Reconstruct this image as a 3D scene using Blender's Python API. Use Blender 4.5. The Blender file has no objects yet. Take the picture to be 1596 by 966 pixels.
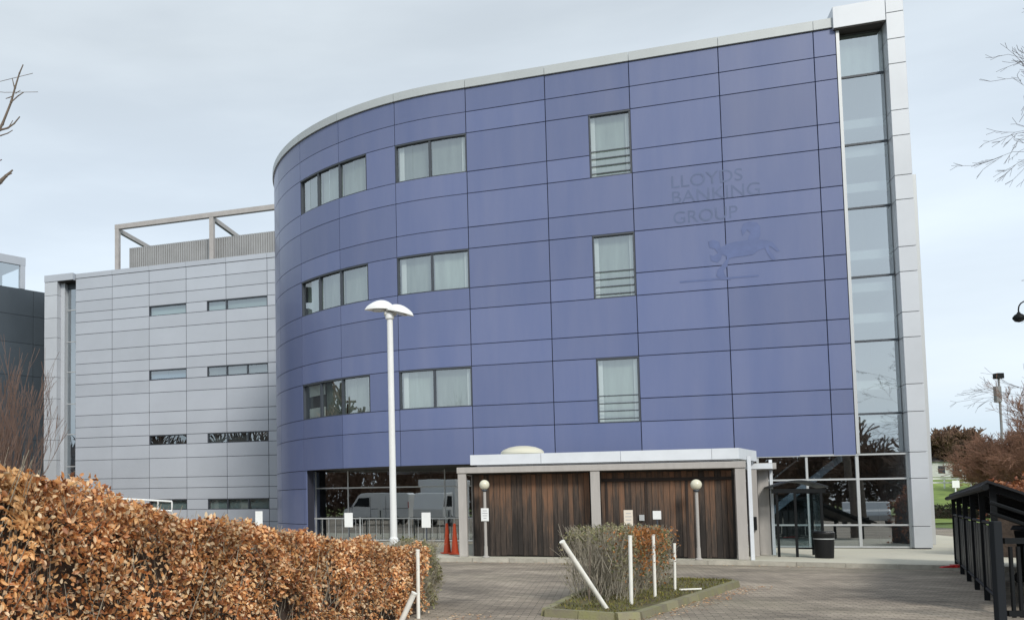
import bpy, math, random
import numpy as np
from mathutils import Vector, Matrix
random.seed(7); RNG = np.random.default_rng(11)
SC = bpy.context.scene
COL = SC.collection
R = math.radians

# ------------------------------------------------------------------ camera
FPX, IW, IH = 1450.0, 1596.0, 966.0
PPX, PPY = 393.28, 695.81
PITCH, ROLL = 0.064052, -0.0087266
EYE = Vector((0, 0, 1.5))
fwd = Vector((0, math.cos(PITCH), math.sin(PITCH)))
r0 = Vector((1, 0, 0)); u0 = r0.cross(fwd)
rgt = math.cos(ROLL) * r0 + math.sin(ROLL) * u0
upv = -math.sin(ROLL) * r0 + math.cos(ROLL) * u0
cam_d = bpy.data.cameras.new('camera'); cam = bpy.data.objects.new('camera', cam_d); COL.objects.link(cam)
m = Matrix.Identity(4)
for i in range(3):
    m[i][0] = rgt[i]; m[i][1] = upv[i]; m[i][2] = -fwd[i]; m[i][3] = EYE[i]
cam.matrix_world = m
cam_d.sensor_fit = 'HORIZONTAL'; cam_d.sensor_width = 36
cam_d.lens = FPX * 36 / IW
cam_d.shift_x = (IW / 2 - PPX) / IW
cam_d.shift_y = (PPY - IH / 2) / IW
cam_d.clip_start = 0.1; cam_d.clip_end = 3000
SC.camera = cam

# ------------------------------------------------------------------ sky, sun, exposure
SUN_EL, SUN_AZ = R(36), R(172)          # azimuth clockwise from +Y: behind the camera, to the right
w = bpy.data.worlds.new('World'); SC.world = w; w.use_nodes = True
nt = w.node_tree; nt.nodes.clear(); N = nt.nodes.new; Lk = nt.links.new
out = N('ShaderNodeOutputWorld'); bg = N('ShaderNodeBackground'); bg.inputs[1].default_value = 0.1
sky = N('ShaderNodeTexSky'); sky.sky_type = 'NISHITA'; sky.sun_disc = False
sky.sun_elevation = SUN_EL; sky.sun_rotation = SUN_AZ
tc = N('ShaderNodeTexCoord'); sep = N('ShaderNodeSeparateXYZ'); Lk(tc.outputs['Generated'], sep.inputs[0])
ramp = N('ShaderNodeValToRGB'); Lk(sep.outputs[2], ramp.inputs[0])
e = ramp.color_ramp.elements
e[0].position = 0.0; e[0].color = (0.70, 0.79, 0.87, 1)
e[1].position = 1.0; e[1].color = (0.58, 0.63, 0.67, 1)
for p, c in ((0.06, (0.68, 0.80, 0.91)), (0.10, (0.80, 0.89, 0.97)), (0.24, (0.74, 0.84, 0.94)), (0.34, (0.69, 0.78, 0.87)), (0.45, (0.63, 0.70, 0.76))):
    q = e.new(p); q.color = (*c, 1)
mp = N('ShaderNodeMapping'); mp.inputs['Scale'].default_value = (1.6, 1.6, 7.0); Lk(tc.outputs['Generated'], mp.inputs[0])
nz = N('ShaderNodeTexNoise'); nz.inputs['Scale'].default_value = 1.7; nz.inputs['Detail'].default_value = 5; nz.inputs['Roughness'].default_value = 0.5
Lk(mp.outputs[0], nz.inputs['Vector'])
cr = N('ShaderNodeMapRange'); cr.inputs[1].default_value = 0.3; cr.inputs[2].default_value = 0.7; cr.inputs[3].default_value = 10.6; cr.inputs[4].default_value = 11.7
Lk(nz.outputs[0], cr.inputs[0])
vm = N('ShaderNodeVectorMath'); vm.operation = 'SCALE'; Lk(ramp.outputs[0], vm.inputs[0]); Lk(cr.outputs[0], vm.inputs['Scale'])
mx = N('ShaderNodeMix'); mx.data_type = 'RGBA'
nr = N('ShaderNodeMapRange'); nr.inputs[1].default_value = 0.35; nr.inputs[2].default_value = 0.65; nr.inputs[3].default_value = 0.88; nr.inputs[4].default_value = 0.99
Lk(nz.outputs[0], nr.inputs[0]); Lk(nr.outputs[0], mx.inputs[0])
Lk(sky.outputs[0], mx.inputs[6]); Lk(vm.outputs[0], mx.inputs[7]); Lk(mx.outputs[2], bg.inputs[0]); Lk(bg.outputs[0], out.inputs[0])
sd = bpy.data.lights.new('sun', 'SUN'); sd.energy = 2.6; sd.angle = R(14); sd.color = (1, 0.95, 0.87)
sun = bpy.data.objects.new('sun', sd); COL.objects.link(sun)
sv = Vector((math.sin(SUN_AZ) * math.cos(SUN_EL), math.cos(SUN_AZ) * math.cos(SUN_EL), math.sin(SUN_EL)))
sun.rotation_euler = sv.to_track_quat('Z', 'Y').to_euler(); sun.location = sv * 50
SC.view_settings.view_transform = 'Standard'; SC.view_settings.look = 'None'
SC.view_settings.exposure = 0.0; SC.view_settings.gamma = 1.0
SC.cycles.max_bounces = 8; SC.cycles.transparent_max_bounces = 16

# ------------------------------------------------------------------ frames of the place
TH = 0.360393
A = Vector((10.0583, 30.8498, 0)); D = Vector((math.cos(TH), -math.sin(TH), 0)); NV = Vector((-math.sin(TH), -math.cos(TH), 0))
S0, RAD = -3.3, 9.1
CEN = A + D * S0 - NV * RAD
def W(s, off, z): return A + D * s + NV * off + Vector((0, 0, z))          # straight frame of the facade
def B(s, off, z):                                                            # along the blue wall, round its curved end
    if s >= S0: return W(s, off, z)
    a = (S0 - s) / RAD
    p = CEN + (NV * math.cos(a) - D * math.sin(a)) * (RAD + off)
    return Vector((p.x, p.y, z))
def ray(x, y): return fwd + rgt * ((x - PPX) / FPX) - upv * ((y - PPY) / FPX)
def at_depth(x, y, Y):
    v = ray(x, y); return EYE + v * (Y / v.y)

# ------------------------------------------------------------------ materials
MATS = {}
def mat(name, col, rough=0.6, metal=0.0, var=0.0, vscale=3.0, obj_var=0.0, bump=0.0, bscale=40.0, spec=0.5, col2=None, streak=None, coat=0.0):
    if name in MATS: return MATS[name]
    mt = bpy.data.materials.new(name); mt.use_nodes = True; t = mt.node_tree; b = t.nodes['Principled BSDF']
    b.inputs['Roughness'].default_value = rough; b.inputs['Metallic'].default_value = metal
    b.inputs['Specular IOR Level'].default_value = spec; b.inputs['Coat Weight'].default_value = coat
    base = (*col, 1); last = None
    rgb = t.nodes.new('ShaderNodeRGB'); rgb.outputs[0].default_value = base; last = rgb.outputs[0]
    tc = t.nodes.new('ShaderNodeTexCoord')
    pos = t.nodes.new('ShaderNodeNewGeometry')
    vec = pos.outputs['Position']
    if streak:
        mpn = t.nodes.new('ShaderNodeMapping'); mpn.inputs['Scale'].default_value = streak; t.links.new(vec, mpn.inputs[0]); vec = mpn.outputs[0]
    if var or col2:
        n = t.nodes.new('ShaderNodeTexNoise'); n.inputs['Scale'].default_value = vscale; n.inputs['Detail'].default_value = 6; n.inputs['Roughness'].default_value = 0.62
        t.links.new(vec, n.inputs['Vector'])
        mr = t.nodes.new('ShaderNodeMapRange'); mr.inputs[1].default_value = 0.32; mr.inputs[2].default_value = 0.68
        t.links.new(n.outputs[0], mr.inputs[0])
        if col2:
            x = t.nodes.new('ShaderNodeMix'); x.data_type = 'RGBA'; t.links.new(mr.outputs[0], x.inputs[0]); t.links.new(last, x.inputs[6]); x.inputs[7].default_value = (*col2, 1); last = x.outputs[2]
        if var:
            mr2 = t.nodes.new('ShaderNodeMapRange'); mr2.inputs[1].default_value = 0.3; mr2.inputs[2].default_value = 0.7; mr2.inputs[3].default_value = 1 - var; mr2.inputs[4].default_value = 1 + var
            t.links.new(n.outputs[0], mr2.inputs[0])
            s = t.nodes.new('ShaderNodeVectorMath'); s.operation = 'SCALE'; t.links.new(last, s.inputs[0]); t.links.new(mr2.outputs[0], s.inputs['Scale']); last = s.outputs[0]
    if obj_var:
        oi = t.nodes.new('ShaderNodeObjectInfo'); mr3 = t.nodes.new('ShaderNodeMapRange'); mr3.inputs[3].default_value = 1 - obj_var; mr3.inputs[4].default_value = 1 + obj_var
        t.links.new(oi.outputs['Random'], mr3.inputs[0])
        s = t.nodes.new('ShaderNodeVectorMath'); s.operation = 'SCALE'; t.links.new(last, s.inputs[0]); t.links.new(mr3.outputs[0], s.inputs['Scale']); last = s.outputs[0]
    t.links.new(last, b.inputs['Base Color'])
    if bump:
        n2 = t.nodes.new('ShaderNodeTexNoise'); n2.inputs['Scale'].default_value = bscale; n2.inputs['Detail'].default_value = 5
        t.links.new(vec, n2.inputs['Vector'])
        bp = t.nodes.new('ShaderNodeBump'); bp.inputs['Strength'].default_value = bump; bp.inputs['Distance'].default_value = 0.02
        t.links.new(n2.outputs[0], bp.inputs['Height']); t.links.new(bp.outputs[0], b.inputs['Normal'])
    MATS[name] = mt; return mt
def leafmat(name, cols, rough=0.6, trans=0.25):
    mt = bpy.data.materials.new(name); mt.use_nodes = True; t = mt.node_tree; b = t.nodes['Principled BSDF']
    g = t.nodes.new('ShaderNodeNewGeometry'); rp = t.nodes.new('ShaderNodeValToRGB')
    t.links.new(g.outputs['Random Per Island'], rp.inputs[0]); el = rp.color_ramp.elements
    k = len(cols)
    el[0].position = 0; el[0].color = (*cols[0], 1); el[1].position = 1; el[1].color = (*cols[-1], 1)
    for i in range(1, k - 1):
        q = el.new(i / (k - 1)); q.color = (*cols[i], 1)
    n = t.nodes.new('ShaderNodeTexNoise'); n.inputs['Scale'].default_value = 2.2; n.inputs['Detail'].default_value = 3
    t.links.new(g.outputs['Position'], n.inputs['Vector'])
    mr = t.nodes.new('ShaderNodeMapRange'); mr.inputs[1].default_value = 0.35; mr.inputs[2].default_value = 0.65; mr.inputs[3].default_value = 0.7; mr.inputs[4].default_value = 1.25
    t.links.new(n.outputs[0], mr.inputs[0]); s = t.nodes.new('ShaderNodeVectorMath'); s.operation = 'SCALE'
    t.links.new(rp.outputs[0], s.inputs[0]); t.links.new(mr.outputs[0], s.inputs['Scale'])
    t.links.new(s.outputs[0], b.inputs['Base Color']); b.inputs['Roughness'].default_value = rough
    tr = t.nodes.new('ShaderNodeBsdfTranslucent'); t.links.new(s.outputs[0], tr.inputs[0])
    mxs = t.nodes.new('ShaderNodeMixShader'); mxs.inputs[0].default_value = trans
    o = t.nodes['Material Output']; t.links.new(b.outputs[0], mxs.inputs[1]); t.links.new(tr.outputs[0], mxs.inputs[2]); t.links.new(mxs.outputs[0], o.inputs[0])
    MATS[name] = mt; return mt
def glassmat(name, tint, refl, rough=0.01, gcol=(0.9, 0.95, 0.97), wob=0.0):
    mt = bpy.data.materials.new(name); mt.use_nodes = True; t = mt.node_tree; t.nodes.remove(t.nodes['Principled BSDF'])
    tp = t.nodes.new('ShaderNodeBsdfTransparent'); tp.inputs[0].default_value = (*tint, 1)
    gl = t.nodes.new('ShaderNodeBsdfGlossy'); gl.inputs['Roughness'].default_value = rough; gl.inputs[0].default_value = (*gcol, 1)
    fr = t.nodes.new('ShaderNodeLayerWeight'); fr.inputs[0].default_value = 0.5
    mr = t.nodes.new('ShaderNodeMapRange'); mr.inputs[3].default_value = refl; mr.inputs[4].default_value = 1.0
    pw = t.nodes.new('ShaderNodeMath'); pw.operation = 'POWER'; pw.inputs[1].default_value = 3.0
    t.links.new(fr.outputs['Facing'], pw.inputs[0]); t.links.new(pw.outputs[0], mr.inputs[0])
    if wob:
        g = t.nodes.new('ShaderNodeNewGeometry'); n = t.nodes.new('ShaderNodeTexNoise'); n.inputs['Scale'].default_value = 0.9; n.inputs['Detail'].default_value = 1
        t.links.new(g.outputs['Position'], n.inputs['Vector']); bp = t.nodes.new('ShaderNodeBump'); bp.inputs['Strength'].default_value = wob; bp.inputs['Distance'].default_value = 0.02
        t.links.new(n.outputs[0], bp.inputs['Height']); t.links.new(bp.outputs[0], gl.inputs['Normal'])
    mxs = t.nodes.new('ShaderNodeMixShader'); t.links.new(mr.outputs[0], mxs.inputs[0]); t.links.new(tp.outputs[0], mxs.inputs[1]); t.links.new(gl.outputs[0], mxs.inputs[2])
    t.links.new(mxs.outputs[0], t.nodes['Material Output'].inputs[0]); MATS[name] = mt; return mt

BLUE = mat('blue_cladding', (0.119, 0.153, 0.300), 0.33, var=0.075, vscale=0.8, obj_var=0.085, spec=0.5, col2=(0.130, 0.155, 0.275), streak=(1.6, 1.6, .22), coat=0.12)
GREYP = mat('grey_cladding', (0.45, 0.485, 0.54), 0.45, var=0.04, vscale=0.5, obj_var=0.05, metal=0.1)
DARKP = mat('dark_grey_cladding', (0.055, 0.07, 0.085), 0.35, var=0.1, vscale=0.2, obj_var=0.06)
PIER = mat('pale_metal_cladding', (0.52, 0.55, 0.59), 0.42, var=0.04, vscale=0.8, obj_var=0.03, metal=0.15)
COPE = mat('coping_metal', (0.43, 0.46, 0.47), 0.4, var=0.05, vscale=0.7, obj_var=0.03, metal=0.1)
BACK = mat('joint_backing', (0.018, 0.02, 0.035), 0.8)
FRAME = mat('window_frame', (0.05, 0.06, 0.075), 0.5)
ALU = mat('aluminium', (0.50, 0.52, 0.53), 0.4, metal=0.3)
WHITE = mat('white_paint', (0.80, 0.82, 0.82), 0.45, var=0.03)
BLIND = mat('window_blind', (0.28, 0.32, 0.28), 0.8, var=0.22, vscale=2.2, obj_var=0.38, streak=(2.5, 2.5, .3))
BLINDW = mat('white_blind', (0.75, 0.76, 0.72), 0.8)
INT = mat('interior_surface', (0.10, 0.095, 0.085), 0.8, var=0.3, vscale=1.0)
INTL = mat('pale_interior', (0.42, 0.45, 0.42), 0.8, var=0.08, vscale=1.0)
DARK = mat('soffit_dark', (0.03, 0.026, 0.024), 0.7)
GLASS = glassmat('window_glass', (0.80, 0.86, 0.86), 0.30, wob=0.15)
GLASSG = glassmat('shopfront_glass', (0.66, 0.72, 0.76), 0.40, wob=0.04)
GLASST = glassmat('tower_glass', (0.78, 0.85, 0.88), 0.52, wob=0.12)
GLASSD = glassmat('shelter_glass', (0.6, 0.68, 0.7), 0.10)
BLACK = mat('black_metal', (0.006, 0.0075, 0.009), 0.6, var=0.2, spec=.22)
BLACKR = mat('black_plastic', (0.008, 0.008, 0.009), 0.5, spec=.3)
POSTG = mat('post_paint', (0.42, 0.40, 0.38), 0.6, var=0.08, vscale=4, streak=(2, 2, .4))
FASC = mat('fascia_metal', (0.72, 0.76, 0.81), 0.4, var=0.05, vscale=2, obj_var=0.03)
CONC = mat('kerb_concrete', (0.36, 0.34, 0.29), 0.9, var=0.2, vscale=5, obj_var=0.1, bump=0.3)
PAVE = mat('pale_paving', (0.60, 0.58, 0.49), 0.9, var=0.12, vscale=1.1, bump=0.2, col2=(0.50, 0.48, 0.39))
GRASS = mat('grass_green', (0.13, 0.20, 0.04), 0.9, var=0.3, vscale=0.6, col2=(0.20, 0.27, 0.05))
SOIL = mat('mossy_soil', (0.11, 0.085, 0.055), 0.95, col2=(0.12, 0.125, 0.04), var=0.35, vscale=3.5, bump=0.8, bscale=25)
BARK = mat('bark', (0.16, 0.13, 0.105), 0.9, var=0.3, vscale=8)
BARKD = mat('thin_dark_twig', (0.10, 0.085, 0.085), 0.9, var=0.2)
TWIGR = mat('reddish_twig', (0.19, 0.125, 0.10), 0.9, var=0.35, vscale=1.0)
TWIGG = mat('grey_twig', (0.32, 0.29, 0.23), 0.9, var=0.3, vscale=6)
TWIGB = mat('brown_wood_mass', (0.155, 0.095, 0.065), 0.9, var=0.4, vscale=0.25)
TWIGO = mat('orange_brown_twig', (0.23, 0.125, 0.085), 0.9, var=0.45, vscale=0.5)
ORANGE = mat('orange_plastic', (0.55, 0.07, 0.02), 0.6)
RED = mat('red_plastic', (0.5, 0.02, 0.02), 0.5)
MESHR = mat('louvre_metal', (0.36, 0.365, 0.37), 0.5, metal=0.2, var=0.12, vscale=0.8)
STEELF = mat('roof_frame_paint', (0.40, 0.38, 0.37), 0.5, var=0.1)
GLOBE = mat('opal_globe', (0.72, 0.70, 0.56), 0.25)
GHOST = mat('lettering_ghost', (0.094, 0.128, 0.240), 0.5, var=0.10, vscale=4)
GHOST2 = mat('emblem_ghost', (0.092, 0.128, 0.275), 0.5, var=0.10, vscale=4)
RUBBER = mat('tyre_rubber', (0.02, 0.02, 0.02), 0.8)
VGLASS = mat('vehicle_glass', (0.02, 0.025, 0.03), 0.08)
SIGNR = mat('sign_print', (0.42, 0.43, 0.45), 0.6)

# weathered timber: pale-orange heartwood above, dark rain-washed board below
def timber():
    mt = bpy.data.materials.new('weathered_timber'); mt.use_nodes = True; t = mt.node_tree; b = t.nodes['Principled BSDF']; b.inputs['Roughness'].default_value = 0.75
    g = t.nodes.new('ShaderNodeNewGeometry'); mpn = t.nodes.new('ShaderNodeMapping'); mpn.inputs['Scale'].default_value = (9, 9, 0.8)
    t.links.new(g.outputs['Position'], mpn.inputs[0]); n = t.nodes.new('ShaderNodeTexNoise'); n.inputs['Scale'].default_value = 2.0; n.inputs['Detail'].default_value = 7; n.inputs['Roughness'].default_value = 0.7
    t.links.new(mpn.outputs[0], n.inputs['Vector'])
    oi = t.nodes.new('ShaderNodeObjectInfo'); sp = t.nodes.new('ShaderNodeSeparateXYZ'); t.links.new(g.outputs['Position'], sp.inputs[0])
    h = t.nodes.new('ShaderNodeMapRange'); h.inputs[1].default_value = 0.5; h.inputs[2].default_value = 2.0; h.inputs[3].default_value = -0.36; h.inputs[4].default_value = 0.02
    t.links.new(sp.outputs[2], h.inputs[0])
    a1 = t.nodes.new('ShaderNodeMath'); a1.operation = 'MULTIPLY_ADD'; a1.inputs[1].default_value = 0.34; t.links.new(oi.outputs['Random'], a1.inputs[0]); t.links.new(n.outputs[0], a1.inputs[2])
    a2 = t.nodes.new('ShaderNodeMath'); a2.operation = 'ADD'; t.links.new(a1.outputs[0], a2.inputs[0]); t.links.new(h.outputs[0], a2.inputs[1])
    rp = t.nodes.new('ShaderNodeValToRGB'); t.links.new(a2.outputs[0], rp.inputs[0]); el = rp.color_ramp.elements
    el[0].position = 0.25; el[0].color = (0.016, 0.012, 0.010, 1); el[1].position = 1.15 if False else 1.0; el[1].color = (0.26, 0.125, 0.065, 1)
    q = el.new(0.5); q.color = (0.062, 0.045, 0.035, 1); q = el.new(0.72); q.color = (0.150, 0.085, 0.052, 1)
    t.links.new(rp.outputs[0], b.inputs['Base Color'])
    bp = t.nodes.new('ShaderNodeBump'); bp.inputs['Strength'].default_value = 0.4; bp.inputs['Distance'].default_value = 0.01; t.links.new(n.outputs[0], bp.inputs['Height']); t.links.new(bp.outputs[0], b.inputs['Normal'])
    return mt
TIMBER = timber()
def paving():
    mt = bpy.data.materials.new('block_paving'); mt.use_nodes = True; t = mt.node_tree; b = t.nodes['Principled BSDF']; b.inputs['Roughness'].default_value = 0.85
    g = t.nodes.new('ShaderNodeNewGeometry'); mpn = t.nodes.new('ShaderNodeMapping'); mpn.inputs['Rotation'].default_value = (0, 0, TH + R(0))
    t.links.new(g.outputs['Position'], mpn.inputs[0])
    br = t.nodes.new('ShaderNodeTexBrick'); br.inputs['Scale'].default_value = 1.0; br.inputs['Brick Width'].default_value = 0.2; br.inputs['Row Height'].default_value = 0.1; br.inputs['Mortar Size'].default_value = 0.006; br.inputs['Mortar Smooth'].default_value = 0.3
    br.inputs['Color1'].default_value = (0.40, 0.34, 0.275, 1); br.inputs['Color2'].default_value = (0.27, 0.228, 0.185, 1); br.inputs['Mortar'].default_value = (0.09, 0.09, 0.06, 1)
    t.links.new(mpn.outputs[0], br.inputs['Vector'])
    n = t.nodes.new('ShaderNodeTexNoise'); n.inputs['Scale'].default_value = 0.45; n.inputs['Detail'].default_value = 8; n.inputs['Roughness'].default_value = 0.68; t.links.new(g.outputs['Position'], n.inputs['Vector'])
    mr = t.nodes.new('ShaderNodeMapRange'); mr.inputs[1].default_value = 0.35; mr.inputs[2].default_value = 0.65; mr.inputs[3].default_value = 0.52; mr.inputs[4].default_value = 1.32; t.links.new(n.outputs[0], mr.inputs[0])
    s = t.nodes.new('ShaderNodeVectorMath'); s.operation = 'SCALE'; t.links.new(br.outputs[0], s.inputs[0]); t.links.new(mr.outputs[0], s.inputs['Scale'])
    # moss tint in patches
    n2 = t.nodes.new('ShaderNodeTexNoise'); n2.inputs['Scale'].default_value = 0.22; n2.inputs['Detail'].default_value = 5; t.links.new(g.outputs['Position'], n2.inputs['Vector'])
    m2 = t.nodes.new('ShaderNodeMapRange'); m2.inputs[1].default_value = 0.5; m2.inputs[2].default_value = 0.7; m2.inputs[4].default_value = 0.5; t.links.new(n2.outputs[0], m2.inputs[0])
    x = t.nodes.new('ShaderNodeMix'); x.data_type = 'RGBA'; t.links.new(m2.outputs[0], x.inputs[0]); t.links.new(s.outputs[0], x.inputs[6]); x.inputs[7].default_value = (0.16, 0.15, 0.10, 1)
    t.links.new(x.outputs[2], b.inputs['Base Color'])
    bp = t.nodes.new('ShaderNodeBump'); bp.inputs['Strength'].default_value = 0.7; bp.inputs['Distance'].default_value = 0.006; bp.invert = True
    t.links.new(br.outputs['Fac'], bp.inputs['Height']); t.links.new(bp.outputs[0], b.inputs['Normal'])
    return mt
PAVING = paving()

# ------------------------------------------------------------------ helpers
def tag(o, label=None, cat=None, group=None, kind=None):
    if label: o['label'] = label
    if cat: o['category'] = cat
    if group: o['group'] = group
    if kind: o['kind'] = kind
    return o
def empty(name, loc, label=None, cat=None, group=None, rz=0):
    o = bpy.data.objects.new(name, None); COL.objects.link(o); o.location = loc; o.rotation_euler = (0, 0, rz); o.empty_display_size = 0.3
    return tag(o, label, cat, group)
def origin(o):
    v = Vector((0, 0, 0))
    while o is not None: v += Vector(o.location); o = o.parent
    return v
class MB:
    def __init__(s): s.v = []; s.f = []
    def quad(s, *p): k = len(s.v); s.v += [tuple(q) for q in p]; s.f.append(tuple(range(k, k + len(p))))
    def hexa(s, p):                     # 8 corners: bottom ring then top ring, both counter-clockwise from above
        k = len(s.v); s.v += [tuple(q) for q in p]
        for f in ((3, 2, 1, 0), (4, 5, 6, 7), (0, 1, 5, 4), (1, 2, 6, 5), (2, 3, 7, 6), (3, 0, 4, 7)): s.f.append(tuple(k + i for i in f))
    def box(s, c, d, ax=None):          # centre, full sizes, optional axes
        ax = ax or (Vector((1, 0, 0)), Vector((0, 1, 0)), Vector((0, 0, 1))); c = Vector(c)
        h = [ax[i] * (d[i] / 2) for i in range(3)]
        s.hexa([c + h[0] * a + h[1] * b + h[2] * e for e in (-1, 1) for a, b in ((-1, -1), (1, -1), (1, 1), (-1, 1))]); return s
    def fb(s, s0, s1, o0, o1, z0, z1, fn=None, n=1):   # a box in the facade's frame (or round its curve)
        fn = fn or W
        for i in range(n):
            a, b = s0 + (s1 - s0) * i / n, s0 + (s1 - s0) * (i + 1) / n
            s.hexa([fn(a, o1, z0), fn(b, o1, z0), fn(b, o0, z0), fn(a, o0, z0), fn(a, o1, z1), fn(b, o1, z1), fn(b, o0, z1), fn(a, o0, z1)])
        return s
    def tube(s, pts, rs, n=8, cap=True):
        pts = [Vector(p) for p in pts]
        if not hasattr(rs, '__len__'): rs = [rs] * len(pts)
        base = len(s.v); prev = None
        for i, p in enumerate(pts):
            t = (pts[min(i + 1, len(pts) - 1)] - pts[max(i - 1, 0)]).normalized()
            a = t.orthogonal().normalized() if prev is None else (prev - t * prev.dot(t)).normalized()
            prev = a; b = t.cross(a)
            for k in range(n):
                th = 2 * math.pi * k / n; s.v.append(tuple(p + (a * math.cos(th) + b * math.sin(th)) * rs[i]))
        for i in range(len(pts) - 1):
            for k in range(n):
                q = base + i * n; s.f.append((q + k, q + (k + 1) % n, q + n + (k + 1) % n, q + n + k))
        if cap:
            s.f.append(tuple(base + k for k in reversed(range(n)))); s.f.append(tuple(base + (len(pts) - 1) * n + k for k in range(n)))
        return s
    def lathe(s, c, prof, n=24):        # prof: (r, z)
        c = Vector(c); base = len(s.v)
        for r, z in prof:
            for k in range(n):
                th = 2 * math.pi * k / n; s.v.append((c.x + r * math.cos(th), c.y + r * math.sin(th), c.z + z))
        for i in range(len(prof) - 1):
            for k in range(n):
                q = base + i * n; s.f.append((q + k, q + (k + 1) % n, q + n + (k + 1) % n, q + n + k))
        s.f.append(tuple(base + k for k in reversed(range(n)))); s.f.append(tuple(base + (len(prof) - 1) * n + k for k in range(n)))
        return s
    def prism(s, poly, off):            # polygon points (Vectors) pushed by a vector
        poly = [Vector(p) for p in poly]; off = Vector(off); k = len(s.v); n = len(poly)
        s.v += [tuple(p) for p in poly] + [tuple(p + off) for p in poly]
        s.f.append(tuple(range(k, k + n))); s.f.append(tuple(k + n + i for i in reversed(range(n))))
        for i in range(n): s.f.append((k + i, k + n + i, k + n + (i + 1) % n, k + (i + 1) % n))
        return s
    def build(s, name, material, parent=None, smooth=False, bevel=0.0, label=None, fixn=True, local=False):
        me = bpy.data.meshes.new(name); og = Vector((0, 0, 0)) if local or parent is None else origin(parent)
        me.from_pydata([(x - og.x, y - og.y, z - og.z) for x, y, z in s.v], [], s.f)
        if fixn:
            import bmesh
            bm = bmesh.new(); bm.from_mesh(me); bmesh.ops.recalc_face_normals(bm, faces=bm.faces); bm.to_mesh(me); bm.free()
        me.materials.append(material); me.update()
        o = bpy.data.objects.new(name, me); COL.objects.link(o); o.parent = parent
        if smooth:
            me.polygons.foreach_set('use_smooth', [True] * len(me.polygons)); me.set_sharp_from_angle(angle=R(40))
        if bevel:
            b = o.modifiers.new('bevel', 'BEVEL'); b.width = bevel; b.segments = 2; b.limit_method = 'ANGLE'
        if label: o['label'] = label
        return o
def copy_tree(o, parent=None):
    c = o.copy(); COL.objects.link(c); c.parent = parent
    for ch in list(o.children): copy_tree(ch, c)
    return c
def npmesh(name, V, F, material, parent=None, kind=None):
    me = bpy.data.meshes.new(name); V = np.asarray(V, np.float32); F = np.asarray(F, np.int32)
    if parent is not None: V = V - np.array(origin(parent), np.float32)
    me.vertices.add(len(V)); me.vertices.foreach_set('co', V.ravel()); k = F.shape[1]
    me.loops.add(F.size); me.loops.foreach_set('vertex_index', F.ravel())
    me.polygons.add(len(F)); me.polygons.foreach_set('loop_start', np.arange(0, F.size, k, dtype=np.int32)); me.polygons.foreach_set('loop_total', np.full(len(F), k, np.int32))
    me.update(calc_edges=True); me.materials.append(material)
    o = bpy.data.objects.new(name, me); COL.objects.link(o); o.parent = parent
    if kind: o['kind'] = kind
    return o
UNIT = {}
def panel(parent, s0, s1, z0, z1, material, off=0.0, name='cladding_panel', fn=None, gap=0.011, th=0.04, tilt=0.0022, flat=True):
    """one cladding panel, its front face slightly chamfered, in the straight frame; alike panels share a mesh"""
    if flat:
        wd, hh = round(s1 - s0 - 2 * gap, 3), round(z1 - z0 - 2 * gap, 3); key = (wd, hh, material.name, th)
        if key not in UNIT:
            mb = MB(); c = 0.006; a, b = wd / 2, hh / 2
            k = [(-a, 0, -b), (a, 0, -b), (a, 0, b), (-a, 0, b)]; f1 = [(x, -th + c, z) for x, _, z in k]
            f2 = [(-a + c, -th, -b + c), (a - c, -th, -b + c), (a - c, -th, b - c), (-a + c, -th, b - c)]
            mb.v = k + f1 + f2
            for r_ in (0, 4):
                for i in range(4): mb.f.append((r_ + i, r_ + (i + 1) % 4, r_ + 4 + (i + 1) % 4, r_ + 4 + i))
            mb.f.append((8, 9, 10, 11))
            o = mb.build(name, material, None); UNIT[key] = o.data
        else:
            o = bpy.data.objects.new(name, UNIT[key]); COL.objects.link(o)
        o.parent = parent; p = W((s0 + s1) / 2, off, (z0 + z1) / 2) - origin(parent); o.location = p
        o.rotation_euler = (random.gauss(0, tilt), random.gauss(0, tilt * .1), -TH + random.gauss(0, tilt)); return o
    mb = MB(); n = max(2, int((s1 - s0) / 0.4)); a0, a1, b0, b1 = s0 + gap, s1 - gap, z0 + gap, z1 - gap
    sv_ = [a0 + (a1 - a0) * i / n for i in range(n + 1)]
    for i, s_ in enumerate(sv_):
        for o_, z_ in ((off, b0), (off + th, b0), (off + th, b1), (off, b1)): mb.v.append(tuple(B(s_, o_, z_)))
    for i in range(n):
        for k in range(4): mb.f.append((4 * i + k, 4 * i + 4 + k, 4 * i + 4 + (k + 1) % 4, 4 * i + (k + 1) % 4))
    mb.f.append((0, 1, 2, 3)); mb.f.append(tuple(4 * n + k for k in (3, 2, 1, 0)))
    return mb.build(name, material, parent, smooth=True)

# ------------------------------------------------------------------ ground
g = MB(); g.quad((-900, -900, -0.03), (900, -900, -0.03), (900, 1500, -0.03), (-900, 1500, -0.03)); tag(g.build('ground', GRASS, fixn=False), kind='structure')
g = MB(); g.quad((-60, -45, 0), (34, -45, 0), (38, 60, 0), (-60, 75, 0)); tag(g.build('car_park', PAVING, fixn=False), kind='structure')
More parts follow.
